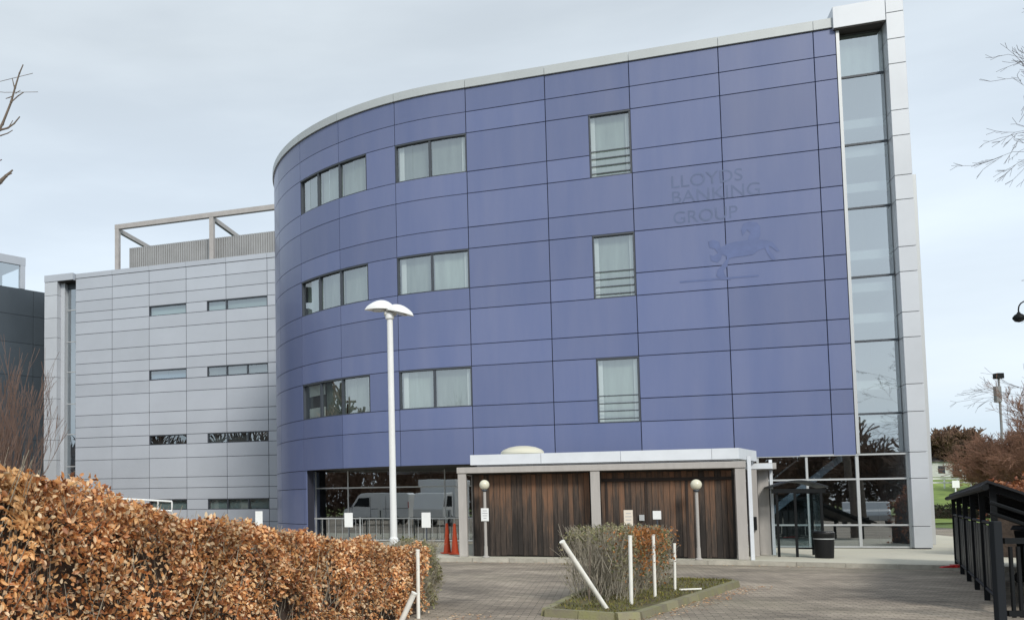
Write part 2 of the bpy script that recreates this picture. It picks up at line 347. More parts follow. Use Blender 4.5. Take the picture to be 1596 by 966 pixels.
# pavement round the building, with an upstand towards the car park
edge = [(-16, 7.5), (-1.8, 7.36), (4.7, 7.27), (8.45, 8.21), (9.6, 8.5)]
poly = edge + [(13.2, 8.6), (15.5, -42), (-16, -42)]
mb = MB(); mb.prism([W(a, b, 0.001) for a, b in poly][::-1], (0, 0, 0.094)); pav = tag(mb.build('pavement', PAVE), kind='structure')
for (a, b), (c, e2) in zip(edge[:-1], edge[1:]):
    n = max(1, round((c - a) / 0.915))
    for i in range(n):
        p, q = W(a + (c - a) * i / n, b + (e2 - b) * i / n, 0), W(a + (c - a) * (i + 1) / n, b + (e2 - b) * (i + 1) / n, 0)
        t = (q - p).normalized(); nn = Vector((t.y, -t.x, 0)); q = q - t * 0.008
        k = MB(); k.hexa([p + nn * .125, q + nn * .125, q + nn * .002, p + nn * .002] + [v + Vector((0, 0, 0.104)) for v in (p + nn * .11, q + nn * .11, q + nn * .002, p + nn * .002)])
        k.build('kerb_stone', CONC, pav)
# grass bank far behind, rising to a plateau
mb = MB(); rows = [(60, 0.05), (66, 0.25), (76, 1.6), (90, 3.3), (104, 4.1), (160, 4.3), (400, 4.5)]
xs = [34, 42, 50, 60, 72, 90, 130, 300]
for (y0, z0), (y1, z1) in zip(rows[:-1], rows[1:]):
    for x0, x1 in zip(xs[:-1], xs[1:]):
        mb.quad((x0, y0, z0), (x1, y0, z0), (x1, y1, z1), (x0, y1, z1))
tag(mb.build('grass_bank', GRASS, smooth=True, fixn=False), kind='structure')

# ------------------------------------------------------------------ blue office building
RZ = [16.05, 15.21, 14.45, 13.07, 12.30, 11.10, 10.35, 8.97, 8.23, 7.00, 6.25, 4.87, 4.12, 2.87]
CS = [8.58, 7.98, 5.32, 2.66, 0.0, -2.66, -5.23, -7.72, -10.15, -12.65, -15.15, -17.65, -20.15, -22.65, -25.15]
VOID_L = -9.95
blue = empty('office_building', W(0, 0, 0), 'curved four-storey office building clad in blue-violet panels with a pale glazed stair tower', 'building')
# backing wall (follows the curve), roof and hidden rear

top = [B(s, -0.36, 15.9) for s in np.linspace(8.5, -25, 50)]; rear = [W(10.0, -0.4, 15.9)] + top + [W(-8.5, -17, 15.9), W(10.0, -17, 15.9)]
mb = MB(); mb.prism(rear[::-1], (0, 0, 0.12)); mb.build('roof', DARKP, blue)
mb = MB(); mb.fb(9.95, 10.25, -17, -0.42, 0.1, 15.9); mb.fb(-10, 9.94, -17.3, -17.02, 0.1, 15.9); mb.build('rear_wall', PIER, blue)
holes = []                                   # (s0, s1, z0, z1) window openings
for zt, zm, zb in ((14.45, 13.07, 12.30), (10.35, 8.97, 8.23), (6.25, 4.87, 4.12)):
    holes += [(-5.23, -2.66, zm, zt), (-10.15, -6.42, zm, zt), (1.37, 2.66, zb, zt)]
def sub(cells, h):
    o_ = []
    for a, b, c, d_ in cells:
        if h[0] >= b - 1e-4 or h[1] <= a + 1e-4 or h[2] >= d_ - 1e-4 or h[3] <= c + 1e-4: o_.append((a, b, c, d_)); continue
        if h[0] > a + 1e-4: o_.append((a, h[0], c, d_)); a = h[0]
        if h[1] < b - 1e-4: o_.append((h[1], b, c, d_)); b = h[1]
        if h[2] > c + 1e-4: o_.append((a, b, c, h[2]))
        if h[3] < d_ - 1e-4: o_.append((a, b, h[3], d_))
    return o_
cells = [(-25.3, -3.3, 2.9, 16.0), (-3.3, 8.55, 2.9, 16.0)]
for h in holes: cells = sub(cells, h)
mb = MB()
for a, b, c, d_ in cells + [(-25.3, VOID_L - .03, 0, 2.9)]: mb.fb(a, b, -.35, -.033, c, d_, B, 1 if a >= S0 else max(2, int((b - a) / .45)))
mb.build('wall_backing', BACK, blue)
for i in range(len(CS) - 1):
    b_, a_ = CS[i], CS[i + 1]
    zr = list(zip(RZ[1:], RZ[:-1]))
    if b_ <= VOID_L + 2.5: zr += [(2.16, 2.87), (0.79, 2.16), (0.12, 0.79)]
    for z0, z1 in zr:
        cells = [(a_, b_, z0, z1)]
        for h in holes: cells = [x for c in cells for x in sub([c], h)]
        for a, b, c, d_ in cells:
            if d_ <= 2.88:
                if a >= VOID_L: continue
                b = min(b, VOID_L)
            if b - a < 0.05 or d_ - c < 0.05: continue
            panel(blue, a, b, c, d_, BLUE, flat=(a >= S0), off=-0.03)
mb = MB(); mb.fb(-9.40, -9.355, -3.5, -2.36, 0.1, 2.87); mb.build('void_reveal', BLUE, blue)
# coping
cz = [8.52] + CS[1:]
for i in range(len(cz) - 1):
    mb = MB(); nn_ = 1 if cz[i + 1] > S0 else 8
    mb.fb(cz[i + 1] + .006, cz[i] - .006, -0.5, 0.075, 16.065, 16.36, B, nn_); mb.build('coping_panel', COPE, blue, smooth=nn_ > 1)
# windows
def window(parent, s0, s1, z0, z1, splits, rails=0, fn=B, blind=BLIND, white=None, edge_strips=(), name='window', depth=0.13, fm=FRAME, glass=None):
    mb = MB(); fw = 0.045; n = 1 if s0 >= S0 or fn is W else 6
    mb.fb(s0, s1, -depth, 0.005, z1 - 0.05, z1, fn, n); mb.fb(s0, s1, -depth, -0.02, z0, z0 + 0.035, fn, n)
    mb.fb(s0, s0 + fw, -depth, -0.01, z0 + .036, z1 - .051, fn); mb.fb(s1 - fw, s1, -depth, -0.01, z0 + .036, z1 - .051, fn)
    xs_ = [s0] + list(splits) + [s1]
    for x in splits: mb.fb(x - 0.04, x + 0.04, -depth, -0.02, z0 + .036, z1 - .051, fn)
    wnd = mb.build(name, fm, parent)
    for a, b in zip(xs_[:-1], xs_[1:]):
        p = MB(); nn_ = 1 if a >= S0 or fn is W else 2
        a2, b2 = a + 0.045, b - 0.045
        for k in range(nn_):
            u, v_ = a2 + (b2 - a2) * k / nn_, a2 + (b2 - a2) * (k + 1) / nn_
            j1, j2 = random.gauss(0, .004), random.gauss(0, .004)
            p.quad(fn(u, -0.095 + j1, z0 + .036), fn(v_, -0.095 - j1, z0 + .036), fn(v_, -0.095 - j1 + j2, z1 - .051), fn(u, -0.095 + j1 + j2, z1 - .051))
        p.build('pane', glass or GLASS, wnd, fixn=False)
        q = MB(); q.fb(a2, b2, -0.30, -0.27, z0 + .04, z1 - .055, fn, nn_)
        if white is not None and abs(a - s0) < 1e-6:
            q = MB(); h = z1 - z0
            q.fb(a2, b2, -0.30, -0.27, z0 + .04, z0 + h * .32, fn, nn_); q.fb(a2, b2, -0.30, -0.27, z0 + h * .66, z1 - .055, fn, nn_); q.build('blind', BLINDW, wnd)
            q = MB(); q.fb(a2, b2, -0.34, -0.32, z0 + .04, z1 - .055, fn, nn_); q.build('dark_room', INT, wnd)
        else: q.build('blind', blind, wnd)
    for a, b in edge_strips:
        q = MB(); q.fb(a, b, -0.24, -0.2, z0 + .05, z1 - .06, fn); q.build('white_reveal', BLINDW, wnd)
    for k in range(rails):
        z = z0 + 0.12 + k * 0.25
        q = MB(); q.fb(s0 + .05, s1 - .05, -0.055, -0.03, z, z + 0.03, fn); q.build('guard_rail', FRAME, wnd)
    return wnd
for k, (zt, zm, zb) in enumerate(((14.45, 13.07, 12.30), (10.35, 8.97, 8.23), (6.25, 4.87, 4.12))):
    window(blue, -5.23, -2.66, zm, zt, [-3.95], edge_strips=((-5.14, -4.96), (-2.84, -2.72)))
    window(blue, -10.15, -6.42, zm, zt, [-8.93, -7.72], white=(1 if k == 2 else None), edge_strips=((-6.62, -6.50),))
    window(blue, 1.37, 2.66, zb, zt, [], rails=4, edge_strips=((1.43, 1.56), (2.50, 2.60)))
# ghost of removed lettering
def ghost(txt, s, z, h, wd):
    cu = bpy.data.curves.new('lettering', 'FONT'); cu.body = txt; cu.size = 1; cu.extrude = 0.0
    t = bpy.data.objects.new('tmp', cu); COL.objects.link(t); bpy.context.view_layer.update()
    me = bpy.data.meshes.new_from_object(t.evaluated_get(bpy.context.evaluated_depsgraph_get()))
    bpy.data.objects.remove(t)
    co = np.array([v.co[:] for v in me.vertices]); mn, mx_ = co.min(0), co.max(0)
    og = origin(blue)
    for v in me.vertices:
        x = (v.co.x - mn[0]) / (mx_[0] - mn[0]) * wd + s; zz = (v.co.y - mn[1]) / (mx_[1] - mn[1]) * h + z
        v.co = W(x, 0.0165, zz) - og
    me.materials.clear(); me.materials.append(GHOST); o = bpy.data.objects.new('faded_lettering', me); COL.objects.link(o); o.parent = blue; o['label'] = 'faint ghost of removed letters reading ' + txt
ghost('LLOYDS', 3.82, 11.63, 0.40, 2.05); ghost('BANKING', 3.82, 11.12, 0.40, 2.52); ghost('GROUP', 3.84, 10.45, 0.40, 1.85)
horse = [[(5.8, 9.85), (5.76, 10.05), (5.83, 10.23), (5.98, 10.29), (6.22, 10.23), (6.3, 10.08), (6.3, 9.8), (6.24, 9.66), (6.08, 9.66), (5.93, 9.7), (6.02, 9.92), (5.93, 10.03)],
[(5.31, 9.63), (5.59, 9.69), (5.91, 9.7), (6.24, 9.69), (6.48, 9.64), (6.43, 9.41), (6.23, 9.34), (6.06, 9.22), (5.77, 9.2), (5.48, 9.19), (5.32, 9.13)],
[(5.31, 9.6), (5.17, 9.55), (5.13, 9.74), (4.97, 9.81), (4.82, 9.78), (4.85, 9.58), (5.0, 9.52), (5.08, 9.37), (4.95, 9.29), (4.85, 9.35), (4.88, 9.15), (5.06, 9.07), (5.17, 9.17), (5.2, 9.31), (5.32, 9.25)],
[(6.44, 9.64), (6.6, 9.58), (6.71, 9.43), (6.81, 9.26), (6.73, 9.25), (6.59, 9.4), (6.51, 9.45), (6.53, 9.29), (6.62, 9.16), (6.68, 9.02), (6.58, 9.0), (6.48, 9.18), (6.41, 9.37)],
[(5.3, 9.14), (5.4, 9.15), (5.33, 8.92), (5.22, 8.79), (5.28, 8.6), (5.42, 8.49), (5.13, 8.51), (5.01, 8.67), (5.06, 8.85), (5.19, 8.98)]]
mb = MB()
for k, hp in enumerate(horse): mb.quad(*[W(a, 0.0165 + k * .0006, b) for a, b in hp])
mb.build('faded_emblem', GHOST2, blue, fixn=False, label='faint ghost of a removed prancing horse emblem')
mb = MB(); mb.quad(W(3.95, .0165, 8.52), W(6.2, .0165, 8.52), W(6.2, .0165, 8.58), W(3.95, .0165, 8.58)); mb.build('faded_lettering', GHOST2, blue, fixn=False, label='thin faded strapline below the emblem')
# ground-floor glazing: recessed on the left under the void, nearly flush on the right
GL, GR = -3.42, -0.06
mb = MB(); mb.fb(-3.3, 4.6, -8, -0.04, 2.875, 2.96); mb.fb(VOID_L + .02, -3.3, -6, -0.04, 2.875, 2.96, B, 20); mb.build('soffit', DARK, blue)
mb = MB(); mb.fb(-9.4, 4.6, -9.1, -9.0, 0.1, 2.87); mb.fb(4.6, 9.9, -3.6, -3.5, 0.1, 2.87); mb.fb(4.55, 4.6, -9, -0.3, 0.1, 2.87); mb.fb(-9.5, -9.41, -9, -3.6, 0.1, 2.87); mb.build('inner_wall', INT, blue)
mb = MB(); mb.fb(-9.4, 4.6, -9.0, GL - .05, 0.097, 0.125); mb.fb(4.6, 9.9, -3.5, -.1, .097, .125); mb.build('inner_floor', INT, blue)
def shopfront(s0, s1, off, xs_, zs, fn, mw=0.03, depth=0.08):
    for x in xs_:
        mb = MB(); mb.fb(x - mw, x + mw, off - depth / 2, off + depth / 2, 0.13, 2.86, fn); mb.build('mullion', ALU, blue)
    for z in zs:
        mb = MB(); n = 1 if s0 > S0 else 14; mb.fb(s0, s1, off - depth / 2 - .003, off + depth / 2 - .006, z - 0.025, z + 0.025, fn, n); mb.build('transom', ALU, blue)
    xx = sorted(xs_); zz = sorted([0.13] + zs + [2.86])
    for a, b in zip(xx[:-1], xx[1:]):
        for c, e_ in zip(zz[:-1], zz[1:]):
            j = random.gauss(0, .0025); p = MB(); p.quad(fn(a + mw, off + j, c), fn(b - mw, off - j, c), fn(b - mw, off - j, e_), fn(a + mw, off + j, e_)); p.build('glass_pane', GLASSG, blue, fixn=False)
shopfront(-9.35, 4.55, GL, [-9.33, -8.0, -6.1, -4.2, -2.3, -0.4, 1.5, 3.0, 4.52], [2.2, 0.16], W, mw=.018)
shopfront(4.6, 8.6, GR, [4.63, 5.95, 7.27, 8.58], [2.16, 0.79, 0.14], W)
shopfront(8.58, 9.87, GR - .002, [8.60, 9.86], [2.16, 0.79, 0.14], W)
mb = MB(); mb.fb(4.6, 9.88, -.12, .01, 2.865, 2.915); mb.build('glazing_head', ALU, blue)
# stair tower: recessed glass between a thin jamb and the pier, a hood above
TZ = [14.56, 12.42, 10.43, 8.30, 6.33, 4.12, 2.93]
GT = -0.30
mb = MB(); mb.fb(8.585, 8.67, -.36, 0.03, 2.92, 15.96); mb.build('jamb', ALU, blue)
for z in TZ[:-1]:
    mb = MB(); mb.fb(8.68, 9.86, GT - .05, GT + .04, z - .03, z + .03); mb.build('transom', FRAME, blue)
zz = [15.96] + TZ
for a, b in zip(zz[1:], zz[:-1]):
    p = MB(); j = random.gauss(0, .006); p.quad(W(8.68, GT + j, a + .03), W(9.86, GT - j, a + .03), W(9.86, GT - j, b - .03), W(8.68, GT + j, b - .03)); p.build('glass_pane', GLASST, blue, fixn=False)
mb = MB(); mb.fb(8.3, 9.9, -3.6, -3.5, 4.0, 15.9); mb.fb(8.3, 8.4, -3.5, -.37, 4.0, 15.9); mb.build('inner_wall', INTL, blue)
mb = MB(); mb.fb(8.3, 9.9, -3.6, -3.5, 2.95, 3.99); mb.fb(8.3, 8.4, -3.5, -.37, 2.95, 3.99); mb.build('inner_wall', INT, blue)  # walls at the tower's foot coloured dark to stand for a dim room
mb = MB(); mb.fb(8.68, 9.86, -.44, -.40, 14.62, 15.9); mb.build('inner_blind', BLIND, blue)
for zf in (13.1, 12.2, 11.1, 9.0, 8.0, 7.05, 5.0, 4.0):                       # landings and half-landings seen through the glass
    mb = MB(); mb.fb(8.42, 9.88, -1.6 if int(zf * 10) % 2 else -3.4, -.42, zf - .14, zf + .14); mb.build('stair_landing', INTL, blue)
# pier and hood
prz = [16.19, 15.37, 14.6, 13.17, 12.39, 11.18, 10.44, 9.02, 8.27, 7.06, 6.31, 4.92, 4.11, 2.92, 2.15, 0.75, 0.12]
mb = MB(); mb.fb(9.93, 10.31, -1.2, 0.09, 0.1, 16.55); mb.build('pier_core', BACK, blue)
pz = [16.62] + prz
for a, b in zip(pz[1:], pz[:-1]):
    mb = MB(); mb.fb(9.885, 10.335, -1.25, 0.15, a + .009, b - .009); mb.build('pier_panel', PIER, blue, bevel=0.006)
mb = MB(); mb.fb(8.50, 9.87, -0.6, 0.16, 15.985, 16.66); mb.build('hood', PIER, blue, bevel=0.008)
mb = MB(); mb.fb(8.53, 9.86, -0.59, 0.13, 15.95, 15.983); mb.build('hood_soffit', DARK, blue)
# lower rear fins on the east side
mb = MB(); mb.fb(10.36, 10.95, -3.4, -3.0, 0.1, 12.3); mb.build('side_fin', PIER, blue, bevel=.01)
mb = MB(); mb.fb(10.97, 11.32, -3.5, -3.1, 0.1, 12.13); mb.build('side_fin', ALU, blue, bevel=.01)
mb = MB(); mb.fb(10.3, 11.2, -16, -3.45, 0.1, 12.0); mb.build('side_wing', PIER, blue)
# staircase behind the entrance glazing
stc = tag(empty('staircase', W(6.6, -2.2, .1)), 'blue-grey indoor staircase rising to the right behind the entrance glazing', 'staircase')
mb = MB(); p0, p1 = W(5.4, -.9, .2), W(8.4, -.9, 2.75); mb.prism([p0, p1, p1 + Vector((0, 0, .26)), p0 + Vector((0, 0, .26))], -NV * .06)
mb.build('stringer', mat('blue_grey_steel', (.50, .62, .74), .5), stc)
for i in range(11):
    t = (i + .5) / 11; mb = MB(); p = p0.lerp(p1, t); mb.box(p - NV * .58 + Vector((0, 0, .1)), (.3, 1.0, .04), (D, NV, Vector((0, 0, 1)))); mb.build('tread', INTL, stc)
mb = MB(); mb.tube([p0 + Vector((0, 0, 1.1)), p1 + Vector((0, 0, 1.1))], .025); mb.build('handrail', ALU, stc)

# ------------------------------------------------------------------ grey wing behind
GO = -19.7
grey = empty('office_wing', W(-24, GO, 0), 'light grey panelled office wing behind the curved end of the blue building', 'building')
GZ = [16.42, 15.66, 14.89, 14.15, 13.52, 12.72, 11.62, 10.79, 10.08, 9.45, 8.66, 7.43, 6.66, 5.98, 5.38, 4.54, 3.34, 2.68, 1.98, 1.35, 0.6, 0.0]
GC = [-30.39, -27.7, -25.05, -22.48, -19.8, -17.12, -14.45, -11.8, -9.1, -6.4]
mb = MB(); mb.fb(-32.4, -6.4, GO - 14, GO - .45, 15.9, 16.3); mb.build('roof', DARKP, grey)
mb = MB(); mb.fb(-32.45, -32.1, GO - 14, GO - .62, 0, 16.3); mb.fb(-32.4, -6.4, GO - 14.3, GO - 14.02, 0, 16.3); mb.build('rear_wall', GREYP, grey)
gh = []
for zt, zb in ((14.15, 13.52), (10.08, 9.48), (5.98, 5.38), (1.98, 1.35)): gh += [(-25.05, -22.48, zb, zt), (-21.07, -17.12, zb, zt)]
cells = [(-30.4, -6.4, 0, 16.4)]
for h in gh: cells = sub(cells, h)
mb = MB()
for a, b, c, d_ in cells: mb.fb(a, b, GO - .4, GO - .003, c, d_)
mb.build('wall_backing', BACK, grey)
for i in range(len(GC) - 1):
    zr = list(zip(GZ[1:], GZ[:-1]))
    # rows above and below a window merge into one tall panel away from the windows
    for z0, z1 in zr:
        cells = [(GC[i], GC[i + 1], z0, z1)]
        for h in gh: cells = [x for c in cells for x in sub([c], h)]
        for a, b, c, d_ in cells:
            if b - a > .05 and d_ - c > .05: panel(grey, a, b, c, d_, GREYP, off=GO, th=.03, gap=.014)
for i in range(len(GC) - 1):
    mb = MB(); mb.fb(GC[i] + .008, GC[i + 1] - .008, GO - .5, GO + .06, 16.44, 16.74); mb.build('coping_panel', GREYP, grey)
def WG(s, off, z): return W(s, GO + off, z)
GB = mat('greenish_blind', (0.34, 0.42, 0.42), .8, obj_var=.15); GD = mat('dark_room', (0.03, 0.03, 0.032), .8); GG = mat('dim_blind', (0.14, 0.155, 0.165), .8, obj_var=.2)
for k, (zt, zb) in enumerate(((14.15, 13.52), (10.08, 9.48), (5.98, 5.38), (1.98, 1.35))):
    window(grey, -25.05, -22.48, zb, zt, [] if k != 2 else [-23.75], fn=WG, blind=(GB, mat('blue_blind', (.22, .32, .44), .8), GD, GB)[k], depth=.16)
    window(grey, -21.07, -17.12, zb, zt, [-19.8, -18.45] if k else [-19.8], fn=WG, blind=(GB, GG, GG, GB)[k], depth=.16)
# stair slot on its left end
mb = MB(); mb.fb(-32.5, -31.65, GO - .6, GO + .30, 0, 16.3); mb.build('pier_core', BACK, grey)
gz2 = [16.3, 15.4, 13.9, 12.6, 11.2, 10.0, 8.6, 7.3, 5.9, 4.6, 3.2, 1.9, .6, 0]
for a, b in zip(gz2[1:], gz2[:-1]):
    mb = MB(); mb.fb(-32.56, -31.60, GO - .65, GO + .34, a + .012, b - .012); mb.build('pier_panel', PIER, grey)
mb = MB(); mb.fb(-32.58, -30.42, GO - .7, GO + .36, 16.32, 16.76); mb.build('hood', GREYP, grey)
mb = MB(); mb.fb(-31.58, -30.45, GO - .6, GO + .30, 16.27, 16.315); mb.build('hood_soffit', DARK, grey)
for a, b in zip((0, 2.2, 4.2, 6.3, 8.3, 10.4, 12.4, 14.5), (2.2, 4.2, 6.3, 8.3, 10.4, 12.4, 14.5, 16.25)):
    p = MB(); p.quad(W(-31.3, GO - .5, a + .03), W(-30.42, GO - .5, a + .03), W(-30.42, GO - .5, b - .03), W(-31.3, GO - .5, b - .03)); p.build('glass_pane', GLASSG, grey, fixn=False)
    mb = MB(); mb.fb(-31.3, -30.42, GO - .54, GO - .46, b - .03, b + .03); mb.build('transom', ALU, grey)
mb = MB(); mb.fb(-31.59, -31.3, GO - .6, GO - .1, 0, 16.25); mb.build('jamb', PIER, grey)
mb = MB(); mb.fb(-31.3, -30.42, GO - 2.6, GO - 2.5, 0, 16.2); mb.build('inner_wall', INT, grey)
for z in (4.9, 7.9, 11.9):
    mb = MB(); mb.lathe(W(-30.9, GO - 1.2, z), [(.02, 0), (.11, .04), (.13, .12), (.1, .2), (.02, .24)], 10)
    o = mb.build('wall_light', BLINDW, grey)
# plant screen and steel frame on its roof
FO = GO - .8
for s_ in (-27.75, -21.05, -14.3, -7.6):
    mb = MB(); mb.fb(s_ - .14, s_ + .14, FO - .14, FO + .14, 16.3, 19.62); mb.build('frame_post', STEELF, grey)
    mb = MB(); mb.hexa([W(s_ - .1, FO - .15, 19.45), W(s_ + .1, FO - .15, 19.45), W(s_ + .1, FO - 8, 19.45), W(s_ - .1, FO - 8, 19.45)] + [W(s_ - .1, FO - .15, 19.72), W(s_ + .1, FO - .15, 19.72), W(s_ + .1, FO - 8, 19.72), W(s_ - .1, FO - 8, 19.72)]); mb.build('frame_beam', STEELF, grey)
    mb = MB(); mb.fb(s_ - .12, s_ + .12, FO - 8.3, FO - 8, 16.3, 19.72); mb.build('frame_post', STEELF, grey)
mb = MB(); mb.fb(-27.9, -6.5, FO - .15, FO + .15, 19.62, 19.92); mb.build('frame_beam', STEELF, grey)
mb = MB(); mb.fb(-27.9, -6.5, FO - 8.3, FO - 8.02, 19.62, 19.9); mb.build('frame_beam', STEELF, grey)
for a in np.arange(-27.4, -7, 2.2):
    mb = MB(); n = 14
    for i in range(n):
        x0 = a + 2.18 * i / n; x1 = a + 2.18 * (i + .62) / n
        mb.fb(x0, x1, FO - 1.0, FO - .94, 16.35, 18.6)
    mb.fb(a, a + 2.18, FO - 1.06, FO - 1.01, 16.35, 18.6); mb.build('louvre_panel', MESHR, grey)

# ------------------------------------------------------------------ dark wing at the far left
dk = empty('office_wing', (-20, 59, 0), 'dark grey panelled wing at the far left with a glazed box on its roof', 'building')
P1 = Vector((-13.6, 63.8, 0)); dd = Vector((-0.745, -0.667, 0)); dn = Vector((.667, -.745, 0))
def WD(s, off, z): return P1 + dd * s + dn * off + Vector((0, 0, z))
mb = MB(); mb.hexa([WD(-2, -.03, 0), WD(30, -.03, 0), WD(30, -12, 0), WD(-2, -12, 0), WD(-2, -.03, 16.2), WD(30, -.03, 16.2), WD(30, -12, 16.2), WD(-2, -12, 16.2)]); mb.build('wall_backing', BACK, dk)
dz = [16.3, 14.5, 12.6, 10.4, 8.3, 6.1, 4.1, 2.0, 0]
for i in range(7):
    for a, b in zip(dz[1:], dz[:-1]):
        s0_, s1_ = -1.2 + i * 2.9, 1.68 + i * 2.9
        mb = MB(); mb.hexa([WD(s0_ + .01, .03, a + .012), WD(s1_, .03, a + .012), WD(s1_, -.03, a + .012), WD(s0_ + .01, -.03, a + .012), WD(s0_ + .01, .03, b - .012), WD(s1_, .03, b - .012), WD(s1_, -.03, b - .012), WD(s0_ + .01, -.03, b - .012)])
        mb.build('cladding_panel', DARKP, dk)
mb = MB(); mb.hexa([WD(2.3, .05, 17.9), WD(20, .05, 17.9), WD(20, -5, 17.9), WD(2.3, -5, 17.9), WD(2.3, .05, 18.45), WD(20, .05, 18.45), WD(20, -5, 18.45), WD(2.3, -5, 18.45)]); mb.build('roof_box_roof', GREYP, dk)
for s_ in (2.35, 9, 14.5): MB().box(WD(s_ + .15, -.1, 17.1), (.35, .3, 1.58), (dd, dn, Vector((0, 0, 1)))).build('roof_box_post', GREYP, dk)
p = MB(); p.quad(WD(2.6, -.05, 16.3), WD(14, -.05, 16.3), WD(14, -.05, 17.9), WD(2.6, -.05, 17.9)); p.build('roof_box_glass', GLASST, dk, fixn=False)
mb = MB(); mb.box(WD(8, -3, 17.1), (11, .1, 1.55), (dd, dn, Vector((0, 0, 1)))); mb.build('roof_box_wall', mat('green_grey_wall', (.2, .26, .26), .8), dk)

# ------------------------------------------------------------------ timber-fronted store
OF = 6.9
st = empty('timber_store', W(1.3, 5, .1), 'low store clad in dark weathered boards under a pale flat roof with a dome', 'outbuilding')
bz = .1
def bay(s0, s1):
    s_ = s0
    while s_ < s1 - .03:
        wd = min(random.uniform(.115, .155), s1 - s_); o_ = OF - .45 + random.uniform(-.006, .006)
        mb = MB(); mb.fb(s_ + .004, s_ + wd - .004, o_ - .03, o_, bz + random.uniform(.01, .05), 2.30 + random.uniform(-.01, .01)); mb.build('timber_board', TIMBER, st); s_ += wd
bay(-1.86, 1.12); bay(1.40, 4.46)
mb = MB(); mb.fb(-1.86, 4.46, OF - .60, OF - .50, bz, 2.3); mb.fb(-1.9, -1.82, 1.6, OF - .5, bz, 2.3); mb.fb(4.44, 4.52, 2.6, OF - .5, bz, 2.3); mb.build('inner_lining', DARK, st)
for a, b in ((1.50, 1.56), (3.40, 3.46), (2.45, 2.49)):
    mb = MB(); mb.fb(a, b, OF - .445, OF - .42, bz, 2.06); mb.build('door_stile', mat('dark_timber', (.03, .02, .016), .8), st)
mb = MB(); mb.fb(1.42, 4.45, OF - .444, OF - .40, 2.06, 2.14); mb.build('door_lintel', MATS['dark_timber'], st)
mb = MB(); mb.fb(2.3, 2.42, OF - .41, OF - .39, 1.05, 1.2); mb.build('door_handle', ALU, st)
for a, b in ((-2.22, -2.0), (1.15, 1.38), (4.49, 4.72)):
    mb = MB(); mb.fb(a, b, OF - .22, OF, bz, 2.335); mb.build('post', POSTG, st, bevel=.01)
mb = MB(); mb.fb(-1.96, -1.9, OF - .8, OF - .74, bz, 2.33); mb.build('post', POSTG, st, bevel=.005)
mb = MB(); mb.fb(-2.24, 4.73, OF - .2, OF + .03, 2.34, 2.50); mb.build('beam', POSTG, st, bevel=.01)
mb = MB(); mb.fb(-2.2, -1.95, 1.6, OF - .21, 2.34, 2.50); mb.build('beam', POSTG, st)
def fpoly(o_): return [(-1.88 + o_, OF - .03 - o_), (4.60 - o_, OF - .03 - o_), (5.22 - o_, 5.1), (5.22 - o_, 1.2), (-1.88 + o_, 1.2)]
mb = MB(); mb.prism([W(a, b, 2.52) for a, b in fpoly(.15)][::-1], (0, 0, .22)); mb.build('roof_deck', FASC, st)
fl = [(-1.88, OF - .03), (-.05, OF - .03), (1.9, OF - .03), (4.0, OF - .03), (4.60, OF - .03), (5.22, 5.1), (5.22, 1.2)]
for (a, b), (c, e_) in zip(fl[:-1], fl[1:]):
    p, q = W(a, b, 2.56), W(c, e_, 2.56); t = (q - p).normalized(); nn = Vector((-t.y, t.x, 0)); q -= t * .008
    mb = MB(); mb.hexa([p, q, q + nn * .14, p + nn * .14] + [v + Vector((0, 0, .27)) for v in (p, q, q + nn * .14, p + nn * .14)]); mb.build('fascia_panel', FASC, st)
mb = MB(); mb.fb(-1.88, -1.75, 1.2, OF - .18, 2.56, 2.83); mb.build('fascia_panel', FASC, st)
mb = MB(); mb.fb(-2.0, 4.5, 1.3, OF - .21, 2.31, 2.51); mb.build('ceiling', DARK, st)
rd = MB(); c = W(-.62, 5.6, 2.76); rd.lathe(c, [(.5, 0), (.5, .12), (.58, .13), (.58, .18), (.52, .24), (.36, .31), (.18, .345), (.02, .355)], 28); rd.build('roof_dome', mat('dome_plastic', (.66, .64, .52), .35), st, smooth=True)
# porch frame between the store and the entrance
pf = empty('porch_frame', W(5.0, 5.2, .1), 'slim pale porch posts and beam between the timber store and the glazed entrance', 'porch')
mb = MB(); mb.fb(4.76, 4.84, OF - .06, OF + .06, .1, 2.62); mb.build('post', FASC, pf)
mb = MB(); mb.fb(5.30, 5.56, 4.3, 4.5, .1, 2.34); mb.build('post', POSTG, pf)
mb = MB(); mb.fb(4.98, 5.2, 4.9, 5.15, .1, 2.34); mb.build('post', POSTG, pf)
mb = MB(); mb.fb(5.60, 5.67, 4.35, 4.45, .1, 2.62); mb.build('post', FASC, pf)
mb = MB(); mb.fb(4.86, 5.58, 4.9, 5.1, 2.36, 2.5); mb.build('beam', FASC, pf)
mb = MB(); mb.fb(4.86, 5.7, 2.0, 4.88, 2.36, 2.52); mb.build('beam', POSTG, pf)
mb = MB(); mb.fb(4.9, 5.6, 4.36, 4.42, 1.80, 1.84); mb.build('rail', FRAME, pf)
mb = MB(); mb.box(W(5.1, 5.2, .95), (.09, .1, .34), (D, NV, Vector((0, 0, 1)))); mb.build('door_entry_box', BLACK, pf)
mb = MB(); mb.fb(4.86, 4.98, 2.4, 4.6, .12, 2.34); mb.build('side_panel', POSTG, pf)

